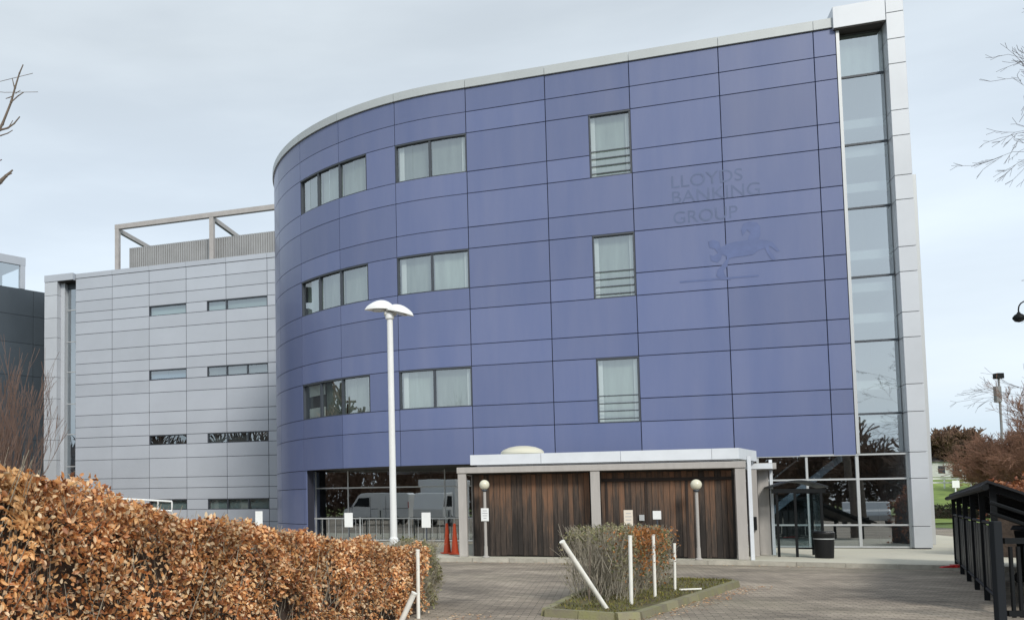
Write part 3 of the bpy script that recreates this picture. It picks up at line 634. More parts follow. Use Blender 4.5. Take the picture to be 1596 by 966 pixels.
# ------------------------------------------------------------------ globe lamps, signs, cone, railing
def globe_lamp(loc, label, hh):
    r_ = empty('globe_lamp', loc, label, 'lamp', 'globe lamps in front of the timber store')
    MB().tube([(0, 0, 0), (0, 0, hh - .12)], .038, 12).build('post', POSTG, r_, smooth=True, local=True)
    MB().lathe((0, 0, 0), [(.09, 0), (.09, .03), (.05, .05), (.045, .3)], 14).build('base_collar', POSTG, r_, smooth=True, local=True)
    MB().lathe((0, 0, hh - .14), [(.05, 0), (.075, .03), (.06, .06)], 14).build('collar', FRAME, r_, smooth=True, local=True)
    rr = .132; MB().lathe((0, 0, hh + .04), [(rr * math.cos(a), rr * math.sin(a)) for a in np.linspace(-1.35, 1.5, 12)], 20).build('globe', GLOBE, r_, smooth=True, local=True)
globe_lamp(W(-1.50, OF + .15, .1), 'globe lamp with a notice on its post before the left bay of the store', 1.88)
globe_lamp(W(3.60, OF + .2, .1), 'globe lamp on a grey post before the right bay of the timber store', 1.80)
def sign(loc, w_, h_, zc, label, rz=None, prnt=True, post=True, paper=WHITE):
    r_ = empty('parking_sign', loc, label, 'sign', 'small white signs in front of the building', rz=-TH if rz is None else rz)
    MB().box((0, 0, zc), (w_, .012, h_)).build('plate', paper, r_, bevel=.003, local=True)
    if post: MB().tube([(0, .03, 0), (0, .03, zc + h_ * .3)], .022, 8).build('post', FRAME, r_, local=True)
    if prnt:
        mb = MB(); pm = mat('sign_print', (.4, .4, .4))
        for k in range(4):
            z = zc + h_ * (.3 - .19 * k); ww = w_ * (.55, .7, .62, .4)[k] / 2
            mb.quad((-ww, -.0085, z - .009), (ww, -.0085, z - .009), (ww, -.0085, z + .009), (-ww, -.0085, z + .009))
        mb.build('print', SIGNR, r_, fixn=False, local=True)
def gp(x, y, z=0.0):
    v = ray(x, y); return EYE + v * ((z - EYE.z) / v.z)
def on_wall(x, off):                                  # a ground point on a line parallel to the facade
    v = ray(x, 850); t = ((A + NV * off) - EYE).dot(NV) / v.dot(NV); q = EYE + v * t; return Vector((q.x, q.y, .1))
sign(on_wall(404, 5.0), .24, .46, 1.02, 'white sign by the foot of the grey wing, leftmost in the row', prnt=False)
sign(on_wall(544, 5.8), .25, .42, .98, 'white sign over the hedge in front of the reflected van', prnt=False)
sign(on_wall(665, 6.4), .25, .42, .98, 'white sign between the lamp column and the traffic cone', prnt=False)
sign(W(-1.50, OF + .205, .1), .20, .34, 1.13, 'white notice fixed to the left globe lamp post', post=False)
sign(W(2.02, OF + .5, .1), .21, .42, 1.02, 'cream notice above the orange part of the island hedge', paper=mat('cream_paper', (.75, .68, .58), .6))
sign(W(2.68, OF + .4, .1), .19, .21, 1.10, 'small square white notice between the cream notice and the right globe lamp', prnt=False)
for cx, co, cl in ((709, 5.6, 'bright orange traffic cone partly behind the left post of the timber store'), (697, 5.2, 'orange traffic cone standing clear of the store post, next to the other cone')):
  cn = empty('traffic_cone', on_wall(cx, co), cl, 'traffic cone', 'orange traffic cones')
  MB().lathe((0, 0, 0), [(.11, .03), (.09, .2), (.055, .6), (.035, .86), (.01, .87)], 18).build('cone', ORANGE, cn, smooth=True, local=True)
  MB().box((0, 0, .016), (.34, .34, .03)).build('base', ORANGE, cn, bevel=.01, local=True)
rl = empty('guard_railing', W(-5, -2.9, .1), 'grey pedestrian guard railing in front of the recessed glazing', 'railing')
for z in (.98, .14):
    mb = MB(); mb.fb(-9.3, -1.7, -2.92, -2.88, z, z + .045); mb.build('rail', ALU, rl)
for s_ in np.arange(-9.2, -1.7, .27):
    mb = MB(); mb.tube([W(s_, -2.9, .16), W(s_, -2.9, .99)], .011, 6); mb.build('baluster', ALU, rl)
for s_ in np.arange(-9.3, -1.6, 1.9):
    mb = MB(); mb.fb(s_ - .025, s_ + .025, -2.93, -2.875, .1, 1.05); mb.build('post', ALU, rl)
# a length of the same railing by the grey wing, white
rg = empty('guard_railing', W(-24, -8, 0), 'white guard railing at the foot of the grey wing above the hedge', 'railing')
ra, rb = at_depth(158, 775, 44), at_depth(268, 781, 44)
for k in (0, .45):
    mb = MB(); mb.tube([ra - Vector((0, 0, k)), rb - Vector((0, 0, k))], .045, 8); mb.build('rail', WHITE, rg)
for i in range(6):
    p = ra.lerp(rb, i / 5); mb = MB(); mb.tube([(p.x, p.y, 0), p], .04, 8); mb.build('post', WHITE, rg)

# ------------------------------------------------------------------ smoking shelter and bin
sh = empty('smoking_shelter', W(6.1, 4.6, .1), 'small open smoking shelter with black posts and a curved dark roof by the entrance', 'shelter')
hx = 2.0
for s_, o_ in ((5.62, 5.25), (6.02, 5.3), (6.60, 5.3), (5.62, 4.1), (6.60, 4.1)):
    mb = MB(); mb.fb(s_ - .028, s_ + .028, o_ - .028, o_ + .028, .1, hx - .17); mb.build('post', BLACK, sh)
n = 10
for i in range(n):
    a, b = i / n, (i + 1) / n; f = lambda t: hx - .15 + .16 * math.sin(math.pi * t)
    sa, sb = 5.45 + 1.3 * a, 5.45 + 1.3 * b
    if i == 0: mb = MB()
    mb.hexa([W(sa, 5.4, f(a)), W(sb, 5.4, f(b)), W(sb, 3.95, f(b)), W(sa, 3.95, f(a)), W(sa, 5.4, f(a) + .04), W(sb, 5.4, f(b) + .04), W(sb, 3.95, f(b) + .04), W(sa, 3.95, f(a) + .04)])
mb.build('roof', mat('dark_roof_sheet', (.022, .025, .03), .5, spec=.3), sh)
mb = MB(); mb.fb(5.5, 6.7, 5.27, 5.33, 1.72, 1.83); mb.build('roof_beam', BLACK, sh)
for a, b, z in ((6.05, 6.57, .32), (6.05, 6.57, 1.72)):
    mb = MB(); mb.fb(a, b, 5.28, 5.31, z - .02, z + .02); mb.build('rail', BLACK, sh)
for a, b in ((6.05, 6.30), (6.32, 6.57)):
    p = MB(); p.quad(W(a, 5.295, .34), W(b, 5.295, .34), W(b, 5.295, 1.70), W(a, 5.295, 1.70)); p.build('glass_panel', GLASSD, sh, fixn=False)
p = MB(); p.quad(W(5.65, 4.1, .3), W(6.57, 4.1, .3), W(6.57, 4.1, 1.70), W(5.65, 4.1, 1.70)); p.build('glass_panel', GLASSD, sh, fixn=False)
p = MB(); p.quad(W(6.6, 4.13, .3), W(6.6, 5.27, .3), W(6.6, 5.27, 1.70), W(6.6, 4.13, 1.70)); p.build('glass_panel', GLASSD, sh, fixn=False)
bn = empty('litter_bin', W(6.85, 5.6, .1) , 'round black litter bin with a pale band beside the smoking shelter', 'bin')
bn.location = W(6.56, 5.6, .1)
MB().lathe((0, 0, 0), [(.20, 0), (.205, .03), (.225, .44), (.225, .46)], 24).build('body', BLACKR, bn, smooth=True, local=True)
MB().lathe((0, 0, .462), [(.232, 0), (.232, .025)], 24).build('band', ALU, bn, smooth=True, local=True)
MB().lathe((0, 0, .489), [(.215, 0), (.24, .02), (.245, .10), (.25, .11), (.24, .15), (.19, .175), (.02, .18)], 24).build('lid', BLACKR, bn, smooth=True, local=True)

# ------------------------------------------------------------------ car-park lamp column with two heads
lp = empty('lamp_column', (2.56, 17.0, 0), 'tall white car park lamp column with two clamshell heads behind the brown hedge', 'street lamp')
LX, LY = 0, 0
MB().tube([(0, 0, 0), (0, 0, .9), (-.0, 0, .92), (0, 0, 4.98)], [.080, .080, .062, .054], 16).build('column', WHITE, lp, smooth=True, local=True)
def head(ang, tilt, dx, z0, L_, H_, Wd):
    mb = MB(); n, mseg = 14, 12; base = 0; rings = []
    for i in range(n + 1):
        t = i / n; prof = math.sin(math.pi * min(1, (t * .93 + .07))) ** .6 * (1 - .25 * t); wv = math.sin(math.pi * min(1, t * .86 + .12)) ** .7
        ring = []
        for k in range(mseg):
            a = math.pi * k / (mseg - 1); ring.append(Vector((t * L_, -math.cos(a) * Wd * wv, math.sin(a) * H_ * prof + .0)))
        rings.append(ring)
    Mx = Matrix.Translation((dx, 0, z0)) @ Matrix.Rotation(ang, 4, 'Z') @ Matrix.Rotation(-tilt, 4, 'Y')
    for r_ in rings: mb.v += [tuple(Mx @ p) for p in r_]
    for i in range(n):
        for k in range(mseg - 1): q = i * mseg + k; mb.f.append((q, q + 1, q + mseg + 1, q + mseg))
        mb.f.append((i * mseg, (i + 1) * mseg, (i + 1) * mseg + mseg - 1, i * mseg + mseg - 1))
    mb.f.append(tuple(range(mseg))); mb.f.append(tuple(n * mseg + k for k in reversed(range(mseg))))
    h_ = mb.build('lamp_head', WHITE, lp, smooth=True, local=True)
    lens = MB(); lens.prism([Mx @ Vector((L_ * .25 + L_ * .25 * (1 + math.cos(a)), Wd * .7 * math.sin(a), -.004)) for a in np.linspace(0, 2 * math.pi, 16)[:-1]], Mx.to_3x3() @ Vector((0, 0, -.02)))
    lens.build('lens', mat('lamp_lens', (.55, .56, .54), .2), h_, local=True)
    return h_
head(R(172), R(2), .06, 5.10, .52, .20, .15)
head(R(-18), R(-16), -.06, 5.09, .52, .17, .15)
MB().tube([(-.10, 0, 5.03), (.12, 0, 5.03)], .045, 10).build('bracket', mat('bracket_paint', (.55, .56, .55), .5), lp, smooth=True, local=True)
MB().lathe((0, 0, 4.93), [(.08, 0), (.085, .05), (.07, .1)], 16).build('spigot', WHITE, lp, smooth=True, local=True)
mb = MB(); mb.box((0, -.086, .45), (.1, .012, .35)); mb.build('service_door', WHITE, lp, local=True)

# ------------------------------------------------------------------ leaves, twigs and trees
def rotmats(n, rng, up=None):
    a = rng.normal(size=(n, 3)); a /= np.linalg.norm(a, axis=1)[:, None]
    b = rng.normal(size=(n, 3)); b -= (a * b).sum(1)[:, None] * a; b /= np.linalg.norm(b, axis=1)[:, None]
    return a, b, np.cross(a, b)
def leaf_mesh(name, P, size, material, parent, rng, droop=0.3, kind='stuff', wr=.55):
    n = len(P); a, b, c = rotmats(n, rng); a[:, 2] -= droop; a /= np.linalg.norm(a, axis=1)[:, None]
    b -= (a * b).sum(1)[:, None] * a; b /= np.linalg.norm(b, axis=1)[:, None]; c = np.cross(a, b)
    L_ = (size * rng.uniform(.5, 1.28, n))[:, None]; Wd = L_ * wr * .5; fold = rng.uniform(.1, .5, n)[:, None] * Wd; curl = rng.uniform(-.25, .25, n)[:, None] * L_
    v = [P, P + a * L_ * .35 + b * Wd + c * fold, P + a * L_ * .72 + b * Wd * .75 + c * (fold + curl * .6), P + a * L_ + c * curl, P + a * L_ * .72 - b * Wd * .75 + c * (fold + curl * .6), P + a * L_ * .35 - b * Wd + c * fold]
    V = np.stack(v, 1).reshape(-1, 3); i = np.arange(n)[:, None] * 6
    F = np.concatenate([i + np.array([[0, 1, 2, 3]]), i + np.array([[0, 3, 4, 5]])], 0)
    return npmesh(name, V, F, material, parent, kind)
def seg_mesh(name, segs, material, parent, sides=4, kind=None):
    S = np.array(segs, float).reshape(-1, 8); P, Q, r1, r2 = S[:, 0:3], S[:, 3:6], S[:, 6:7], S[:, 7:8]
    t = Q - P; t /= np.linalg.norm(t, axis=1)[:, None] + 1e-9
    ref = np.where(np.abs(t[:, 2:3]) > .9, np.array([[1., 0, 0]]), np.array([[0, 0, 1.]])); a = np.cross(t, ref); a /= np.linalg.norm(a, axis=1)[:, None]; b = np.cross(t, a)
    vs = []
    for e_, rr in ((P, r1), (Q, r2)):
        for k in range(sides): th = 2 * math.pi * k / sides; vs.append(e_ + (a * math.cos(th) + b * math.sin(th)) * rr)
    V = np.stack(vs, 1).reshape(-1, 3); i = np.arange(len(S))[:, None] * 2 * sides
    F = np.concatenate([i + np.array([[k, (k + 1) % sides, sides + (k + 1) % sides, sides + k]]) for k in range(sides)], 0)
    return npmesh(name, V, F, material, parent, kind)
def grow(rng, p, dr, L_, r_, depth, out, spread=.5, up=.15, kids=(2, 4), seglen=4, shrink=.72, gnarl=.12, rshrink=.6, minr=.003):
    p = np.array(p, float); dr = np.array(dr, float); dr /= np.linalg.norm(dr); step = L_ / seglen; pts = [(p.copy(), dr.copy(), r_)]
    for i in range(seglen):
        dr = dr + rng.normal(size=3) * gnarl; dr[2] += up * .25; dr /= np.linalg.norm(dr); q = p + dr * step; rn = max(minr, r_ * (1 - .45 * (i + 1) / seglen))
        out.append([*p, *q, pts[-1][2], rn, ]); pts.append((q.copy(), dr.copy(), rn)); p = q
    if depth == 0: return
    k = rng.integers(kids[0], kids[1] + 1)
    for j in range(k):
        i = rng.integers(max(1, seglen // 3), seglen + 1) if j else seglen; q, d_, rr = pts[i]
        ax = rng.normal(size=3); ax -= ax.dot(d_) * d_; ax /= np.linalg.norm(ax); nd = d_ + ax * spread * rng.uniform(.6, 1.3); nd[2] += up
        grow(rng, q, nd, L_ * shrink * rng.uniform(.75, 1.15), max(minr, rr * rshrink), depth - 1, out, spread, up, kids, max(2, seglen - 1), shrink, gnarl, rshrink, minr)
def bare_tree(loc, seed, h, name, label, material, depth=5, r_=.12, lean=(0, 0, 1), cat='tree', group=None, **kw):
    rng = np.random.default_rng(seed); t = empty(name, loc, label, cat, group); out_ = []
    p = np.array(loc, float); th = kw.pop('trunk', .22) * h; tr = []
    grow(rng, p, lean, th, r_, 0, tr, seglen=4, gnarl=.04)
    seg_mesh('trunk', tr, material, t, 8)
    q = np.array(tr[-1][3:6]); dr = q - np.array(tr[-1][:3])
    for i in range(kw.pop('limbs', 4)):
        ax = rng.normal(size=3); ax[2] = 0; ax /= np.linalg.norm(ax); nd = dr / np.linalg.norm(dr) + ax * kw.get('spread', .5)
        grow(rng, q, nd, h * .33, tr[-1][7] * .75, depth, out_, **kw)
    seg_mesh('crown', out_, material, t, 4)
    return t
LEAFB = leafmat('beech_leaf', [(.13, .05, .022), (.40, .155, .06), (.68, .32, .12), (.84, .52, .24), (.92, .76, .52), (.66, .28, .10)], .42, .28)
LEAFR = leafmat('russet_leaf', [(.15, .05, .025), (.34, .12, .05), (.48, .20, .08), (.30, .10, .05)], .5, .25)
LEAFG = leafmat('grey_green_leaf', [(.15, .15, .07), (.26, .26, .12), (.40, .37, .22), (.24, .19, .11), (.12, .16, .05)], .6, .2)
LEAFO = leafmat('orange_leaf', [(.26, .10, .03), (.42, .18, .05), (.33, .14, .05)], .5, .2)
LEAFD = leafmat('dark_hedge_leaf', [(.03, .035, .02), (.05, .06, .03), (.07, .065, .035)], .6, .1)
CORE = mat('hedge_shade_core', (.06, .042, .032), .95, var=.4, vscale=7, bump=.8, bscale=20)  # dark colour stands in for the shade deep inside a hedge

def hedge(name, label, a, b, wa, wb, za, zb, nleaf, size_a, size_b, lm, seed, twigm=TWIGG, ntwig=2200, sparse=.0, group=None, core=True, low_bare=.0, bump_=.07, single=0, droop=.3, prof=None):
    """a hedge from ground point a to b; widths wa, wb and heights za, zb at the two ends"""
    rng = np.random.default_rng(seed); a = np.array(a, float); b = np.array(b, float); ln = np.linalg.norm(b - a); t_ = (b - a) / ln; n_ = np.array([t_[1], -t_[0]])
    h_ = empty(name, ((a[0] + b[0]) / 2, (a[1] + b[1]) / 2, 0), label, 'hedge', group)
    ph = rng.uniform(0, 6.28, 12)
    if prof is None: prof = [(0, za), (1, zb)]
    HF = lambda f: np.interp(f, [p_[0] for p_ in prof], [p_[1] for p_ in prof])
    def lump(u, v_): return bump_ * (np.sin(u * 3.1 + ph[0]) * np.sin(v_ * 4.3 + ph[1]) + .6 * np.sin(u * 7.7 + ph[2] + v_ * 2) + .5 * np.sin(v_ * 9.1 + u * 5 + ph[3]) + .35 * np.sin(u * 17 + ph[4]) * np.sin(v_ * 13 + ph[5]))
    def shell(n, depth):
        u = rng.uniform(0, ln, n); f = u / ln; Hh = HF(f); Wd = wa + (wb - wa) * f
        which = rng.choice(3, n, p=[.46, .34, .20]); din = np.abs(rng.normal(0, depth, n))
        side = np.where(which == 0, 1., np.where(which == 2, -1., 0)); z = np.where(which == 1, Hh, rng.uniform(.02, 1, n) ** .85 * Hh); vv = np.where(which == 1, rng.uniform(-.5, .5, n) * Wd, side * Wd / 2)
        lp_ = lump(u, z + vv); z = np.where(which == 1, z + lp_ - din, z); vv = np.where(which == 1, vv, vv + side * (lp_ - din))
        z = np.minimum(z, Hh + lump(u, vv + Hh)); P = np.stack([a[0] + t_[0] * u + n_[0] * vv, a[1] + t_[1] * u + n_[1] * vv, z], 1); return P, f, z / Hh, lp_
    P, f, zr, lp_ = shell(nleaf, .075)
    cl = np.sin(P[:, 0] * 5.1 + ph[6]) * np.sin(P[:, 1] * 4.3 + ph[7]) * np.sin(P[:, 2] * 6.7 + ph[8]) + .5 * np.sin(P[:, 0] * 11 + P[:, 2] * 9 + ph[9])
    keep = rng.uniform(0, 1, len(P)) > sparse + np.clip(cl - .25, 0, .8) * .8 + low_bare * np.clip(1 - zr * 1.25, 0, 1)
    P, f = P[keep], f[keep]; sz = size_a + (size_b - size_a) * f
    if single:                                           # the leaves that show largest are single pieces
        dst = np.linalg.norm(P - np.array(EYE), axis=1) + np.where(P[:, 2] > za * .55, 0, 3) ; front = ((P[:, 0] - a[0]) * n_[0] + (P[:, 1] - a[1]) * n_[1]) > 0
        vis = (P[:, 0] > -.271 * P[:, 1] + .02)
        idx = np.argsort(dst + (~front) * 9 + (~vis) * 99)[:single]; msk = np.ones(len(P), bool); msk[idx] = False
        protos = []
        for k in range(6):
            o = leaf_mesh('leaf', np.zeros((1, 3)), size_a, lm, None, rng, droop, None); protos.append(o.data); bpy.data.objects.remove(o)
        for q in idx:
            o = bpy.data.objects.new('leaf', protos[int(rng.integers(6))]); COL.objects.link(o); o.parent = h_; o.location = Vector(P[q]) - h_.location; o.rotation_euler = (rng.uniform(-.8, .8), rng.uniform(-.8, .8), rng.uniform(0, 6.28))
        P, sz = P[msk], sz[msk]
    leaf_mesh('foliage', P, sz, lm, h_, rng, droop)
    segs = []
    u = rng.uniform(0, ln, ntwig); f = u / ln; Wd = (wa + (wb - wa) * f); v0 = rng.uniform(-.5, .5, ntwig) * Wd; Hh = HF(f); z0 = rng.uniform(0, .85, ntwig) * Hh; L_ = rng.uniform(.12, .4, ntwig) * Hh
    dv = rng.normal(0, .10, ntwig) + .10 * np.sign(v0) * L_; v0 = v0 * .92; du = rng.normal(0, .12, ntwig)
    for i in range(ntwig):
        p = a + t_ * u[i] + n_ * v0[i]; q = p + t_ * du[i] + n_ * dv[i]; z1 = min(z0[i] + L_[i], Hh[i] + .02 + .08 * rng.random()); rr = rng.uniform(.0025, .006)
        segs.append([p[0], p[1], z0[i], q[0], q[1], z1, rr, rr * .5])
    seg_mesh('twigs', segs, twigm, h_, 3, 'stuff')
    ns = max(4, int(ln / .22)); st_ = []
    for i in range(ns):
        u_ = (i + rng.uniform(.2, .8)) / ns * ln; p = a + t_ * u_ + n_ * rng.normal(0, .07); H_ = HF(u_ / ln) * .8; q = p + rng.normal(0, .08, 2)
        st_.append([p[0], p[1], -.02, q[0], q[1], H_, .018, .006])
    seg_mesh('stems', st_, BARK, h_, 6, 'stuff')
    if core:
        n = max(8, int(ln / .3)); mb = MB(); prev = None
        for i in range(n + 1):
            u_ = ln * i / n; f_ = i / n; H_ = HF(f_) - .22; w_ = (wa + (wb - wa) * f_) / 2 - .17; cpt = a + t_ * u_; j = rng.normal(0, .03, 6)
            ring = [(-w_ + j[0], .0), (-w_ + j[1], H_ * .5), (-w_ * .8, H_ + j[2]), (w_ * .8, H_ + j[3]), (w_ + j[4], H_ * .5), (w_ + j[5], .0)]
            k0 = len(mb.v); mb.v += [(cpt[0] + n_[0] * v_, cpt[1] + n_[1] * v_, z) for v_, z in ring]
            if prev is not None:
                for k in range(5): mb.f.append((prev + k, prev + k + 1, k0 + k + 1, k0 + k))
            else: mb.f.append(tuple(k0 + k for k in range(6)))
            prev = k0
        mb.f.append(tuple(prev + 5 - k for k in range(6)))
        mb.build('shade_core', CORE, h_, fixn=True)  # solid filler behind the leaves, its dark tone showing as shaded gaps
    return h_
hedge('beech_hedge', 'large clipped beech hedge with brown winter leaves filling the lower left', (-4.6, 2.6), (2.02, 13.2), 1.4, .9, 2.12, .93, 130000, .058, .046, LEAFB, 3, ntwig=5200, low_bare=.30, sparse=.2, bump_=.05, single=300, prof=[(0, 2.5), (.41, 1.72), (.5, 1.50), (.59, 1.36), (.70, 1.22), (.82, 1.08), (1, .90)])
hedge('thin_hedge', 'thin grey-green hedge end with white stakes beside the lamp column', (2.15, 13.1), (2.62, 14.6), .50, .50, .92, .90, 6500, .045, .045, LEAFG, 5, ntwig=2400, sparse=.2, core=False)
ih = hedge('island_hedge', 'short sparse grey-green hedge with white stakes on the kerbed island', (4.95, 13.7), (7.25, 17.0), .85, .75, 1.12, 1.02, 15000, .042, .042, LEAFG, 8, ntwig=3600, sparse=.25, core=False, low_bare=.75)
rng = np.random.default_rng(4); n = 1500; u = rng.normal(.42, .11, n); pp = np.stack([4.55 + 2.7 * u + .35 + rng.normal(0, .16, n), 13.3 + 3.7 * u - .35 + rng.normal(0, .16, n), 1.12 - np.abs(rng.normal(0, .32, n))], 1); pp = pp[pp[:, 2] > .25]
lo = leaf_mesh('orange_foliage', pp, np.full(len(pp), .05), LEAFO, ih, rng); lo['label'] = 'patch of dry orange-brown leaves in the middle'
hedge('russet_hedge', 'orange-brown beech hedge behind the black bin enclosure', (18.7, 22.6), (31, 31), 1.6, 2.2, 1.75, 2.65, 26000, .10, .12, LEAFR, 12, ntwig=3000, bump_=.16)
hedge('low_hedge', 'low dark clipped hedge across the lawn beyond the path', (40, 66.0), (60, 66), 1.0, 1.0, 1.15, 1.15, 9000, .14, .14, LEAFD, 14, ntwig=300)

# island bed with kerb
ipts = [(3.92, 12.60), (4.62, 12.02), (4.95, 12.12), (8.62, 16.75), (8.66, 17.05), (8.2, 17.35), (7.0, 17.9), (6.7, 17.7)]
isl = MB(); isl.prism([Vector((x, y, .004)) for x, y in ipts], (0, 0, .075)); iso = tag(isl.build('planting_bed', SOIL), kind='structure')
for i in range(len(ipts)):
    p, q = Vector((*ipts[i], 0)), Vector((*ipts[(i + 1) % len(ipts)], 0)); L_ = (q - p).length; n = max(1, round(L_ / .6)); t = (q - p).normalized(); nn = Vector((t.y, -t.x, 0))
    for k in range(n):
        a_, b_ = p + t * (L_ * k / n + .004), p + t * (L_ * (k + 1) / n - .004)
        mb = MB(); mb.hexa([a_ + nn * .07, b_ + nn * .07, b_ - nn * .05, a_ - nn * .05] + [v + Vector((0, 0, .105)) for v in (a_ + nn * .05, b_ + nn * .05, b_ - nn * .05, a_ - nn * .05)]); mb.build('kerb_stone', mat('mossy_kerb', (.27, .245, .18), .95, var=.25, vscale=3, obj_var=.15, bump=.4, col2=(.20, .20, .09)), iso)
rng = np.random.default_rng(21); n = 3000; k = []
tris = [(0, 1, 3), (0, 3, 7), (3, 4, 7), (4, 5, 7)]
for _ in range(n):
    tr = tris[rng.choice(4, p=[.35, .4, .1, .15])]; u, v_ = sorted(rng.uniform(0, 1, 2)); q = np.array(ipts[tr[0]]) * u + np.array(ipts[tr[1]]) * (v_ - u) + np.array(ipts[tr[2]]) * (1 - v_); k.append((q[0], q[1], .078))
BLG = leafmat('moss_grass', [(.10, .10, .04), (.17, .17, .05), (.28, .26, .06), (.22, .16, .09)], .8, .3)
gob = leaf_mesh('bed_grass', np.array(k), np.full(n, .05), BLG, None, rng, droop=-1.4, wr=.28)
tag(gob, 'mossy tufts of grass growing on the island bed', 'grass', kind='stuff')

# white stakes
def stake(p, q, r_, label, material=WHITE, grp='white stakes by the island hedge'):
    o = empty('marker_stake', (p[0], p[1], p[2]), label, 'stake', grp)
    p, q = Vector(p), Vector(q); MB().tube([p, q], r_, 10).build('shaft', material, o, smooth=True)
    MB().tube([q, q + (q - p).normalized() * .02], r_ * 1.12, 10).build('cap', material, o, smooth=True); return o
STK = mat('chalky_white', (.82, .82, .77), .6, var=.14, vscale=9, streak=(1, 1, .35))
stake((4.80, 12.78, .07), at_depth(877, 845, 12.5), .034, 'thick white stake leaning left at the near end of the island', STK)
stake((4.88, 13.0, .07), at_depth(903, 886, 12.75), .018, 'thin dark bar crossing behind the leaning white stake', BLACK)
for x0, y0, x1, y1, rr, lb in ((984, 942, 982, 836, .026, 'upright white stake left of the orange leaves on the island hedge'), (1021, 930, 1018, 834, .024, 'upright white stake right of the orange leaves on the island hedge'), (1052, 921, 1051, 848, .022, 'upright white stake at the far right end of the island hedge')):
    p = gp(x0, y0, .07); q = at_depth(x1, y1, p.y); stake(p, q, rr, lb, STK)
p = gp(1052, 921, .07); stake(p + Vector((.05, -.05, .03)), p + Vector((.36, -.10, .045)), .016, 'white stake lying flat on the ground at the far end of the island', STK)
p = gp(652, 963, 0); stake(p, at_depth(651, 858, p.y), .026, 'upright white stake in the thin hedge by the lamp column', STK, 'white stakes by the thin hedge')
p = gp(622, 975, 0); stake(p, at_depth(645, 925, p.y - .1), .035, 'short white stake leaning right at the foot of the thin hedge', STK, 'white stakes by the thin hedge')

# ------------------------------------------------------------------ black enclosure at the right edge
en = empty('bin_enclosure', (13, 16.5, 0), 'black metal enclosure with a sloping roof and gated front at the right edge', 'shelter')
Pf, Pn = Vector((15.55, 20.7, 0)), Vector((9.72, 12.2, 0)); ed = (Pn - Pf).normalized(); rt = Vector((-ed.y, ed.x, 0))
if rt.x < 0: rt = -rt
Ls = (Pn - Pf).length; hf, hn = 1.50, 1.63
def E_(u, v_, z): return Pf + ed * u + rt * v_ + Vector((0, 0, z))
ax = (ed, rt, Vector((0, 0, 1)))
for u_ in (0, 2.0, 4.0, 6.0, 8.0, Ls - .35):
    h_ = hf + (hn - hf) * u_ / Ls; MB().box(E_(u_, .0, h_ / 2), (.07, .07, h_), ax).build('post', BLACK, en)
    MB().box(E_(u_, 1.8, .45), (.07, .07, .9), ax).build('post', BLACK, en)
    pa, pb = E_(u_, -.04, h_), E_(u_, 1.9, h_ - .88); mb = MB(); mb.hexa([pa - ed * .03, pa + ed * .03, pb + ed * .03, pb - ed * .03] + [v + Vector((0, 0, .09)) for v in (pa - ed * .03, pa + ed * .03, pb + ed * .03, pb - ed * .03)]); mb.build('rafter', BLACK, en)
mb = MB(); mb.tube([E_(-.2, -.1, hf + .04), E_(Ls, -.1, hn + .04)], .045, 6); mb.build('eave_beam', BLACK, en)
for i in range(8):
    u0_, u1_ = -.25 + (Ls + .1) * i / 8, -.25 + (Ls + .1) * (i + 1) / 8 - .02; za_, zb_ = hf + .10 + (hn - hf) * i / 8, hf + .10 + (hn - hf) * (i + 1) / 8
    mb = MB(); c4 = [E_(u0_, -.06, za_), E_(u1_, -.06, zb_), E_(u1_, 2.0, zb_ - .93), E_(u0_, 2.0, za_ - .93)]; mb.hexa([c4[0], c4[1], c4[2], c4[3]] + [v + Vector((0, 0, .035)) for v in c4]); mb.build('roof_sheet', mat('black_roof_sheet', (.014, .015, .018), .5, spec=.3), en)
for z in (.18, 1.18):
    mb = MB(); mb.tube([E_(0, 0, z), E_(Ls - .3, 0, z)], .025, 6); mb.build('side_rail', BLACK, en)
for u_ in np.arange(.25, Ls - .5, .5):
    p = MB(); p.box(E_(u_, .0, .68), (.40, .012, .92), ax); p.build('side_panel', mat('smoked_panel', (.018, .022, .027), .45, spec=.3), en)
GP = Vector((9.10, 11.45, 0)); gd = Vector((1, -.05, 0)).normalized()
for k in (.16, .30):
    pa, pb = E_(Ls - .1, -.05, hn - k), E_(Ls - .1, 1.9, hn - k - .86); MB().tube([pa, pb], .026, 6).build('brace', BLACK, en)
MB().box(GP + Vector((0, 0, .62)), (.10, .09, 1.24), (gd, Vector((-gd.y, gd.x, 0)), Vector((0, 0, 1)))).build('gate_post', mat('dark_grey_paint', (.011, .014, .018), .7, spec=.25), en, bevel=.01)
for k in range(12):
    p = GP + gd * (.16 + k * .09); MB().box(p + Vector((0, 0, .5)), (.035, .03, .86), (gd, Vector((-gd.y, gd.x, 0)), Vector((0, 0, 1)))).build('gate_slat', BLACK, en)
for z in (.12, 1.0): MB().box(GP + gd * .66 + Vector((0, 0, z)), (1.15, .05, .07), (gd, Vector((-gd.y, gd.x, 0)), Vector((0, 0, 1)))).build('gate_rail', BLACK, en)
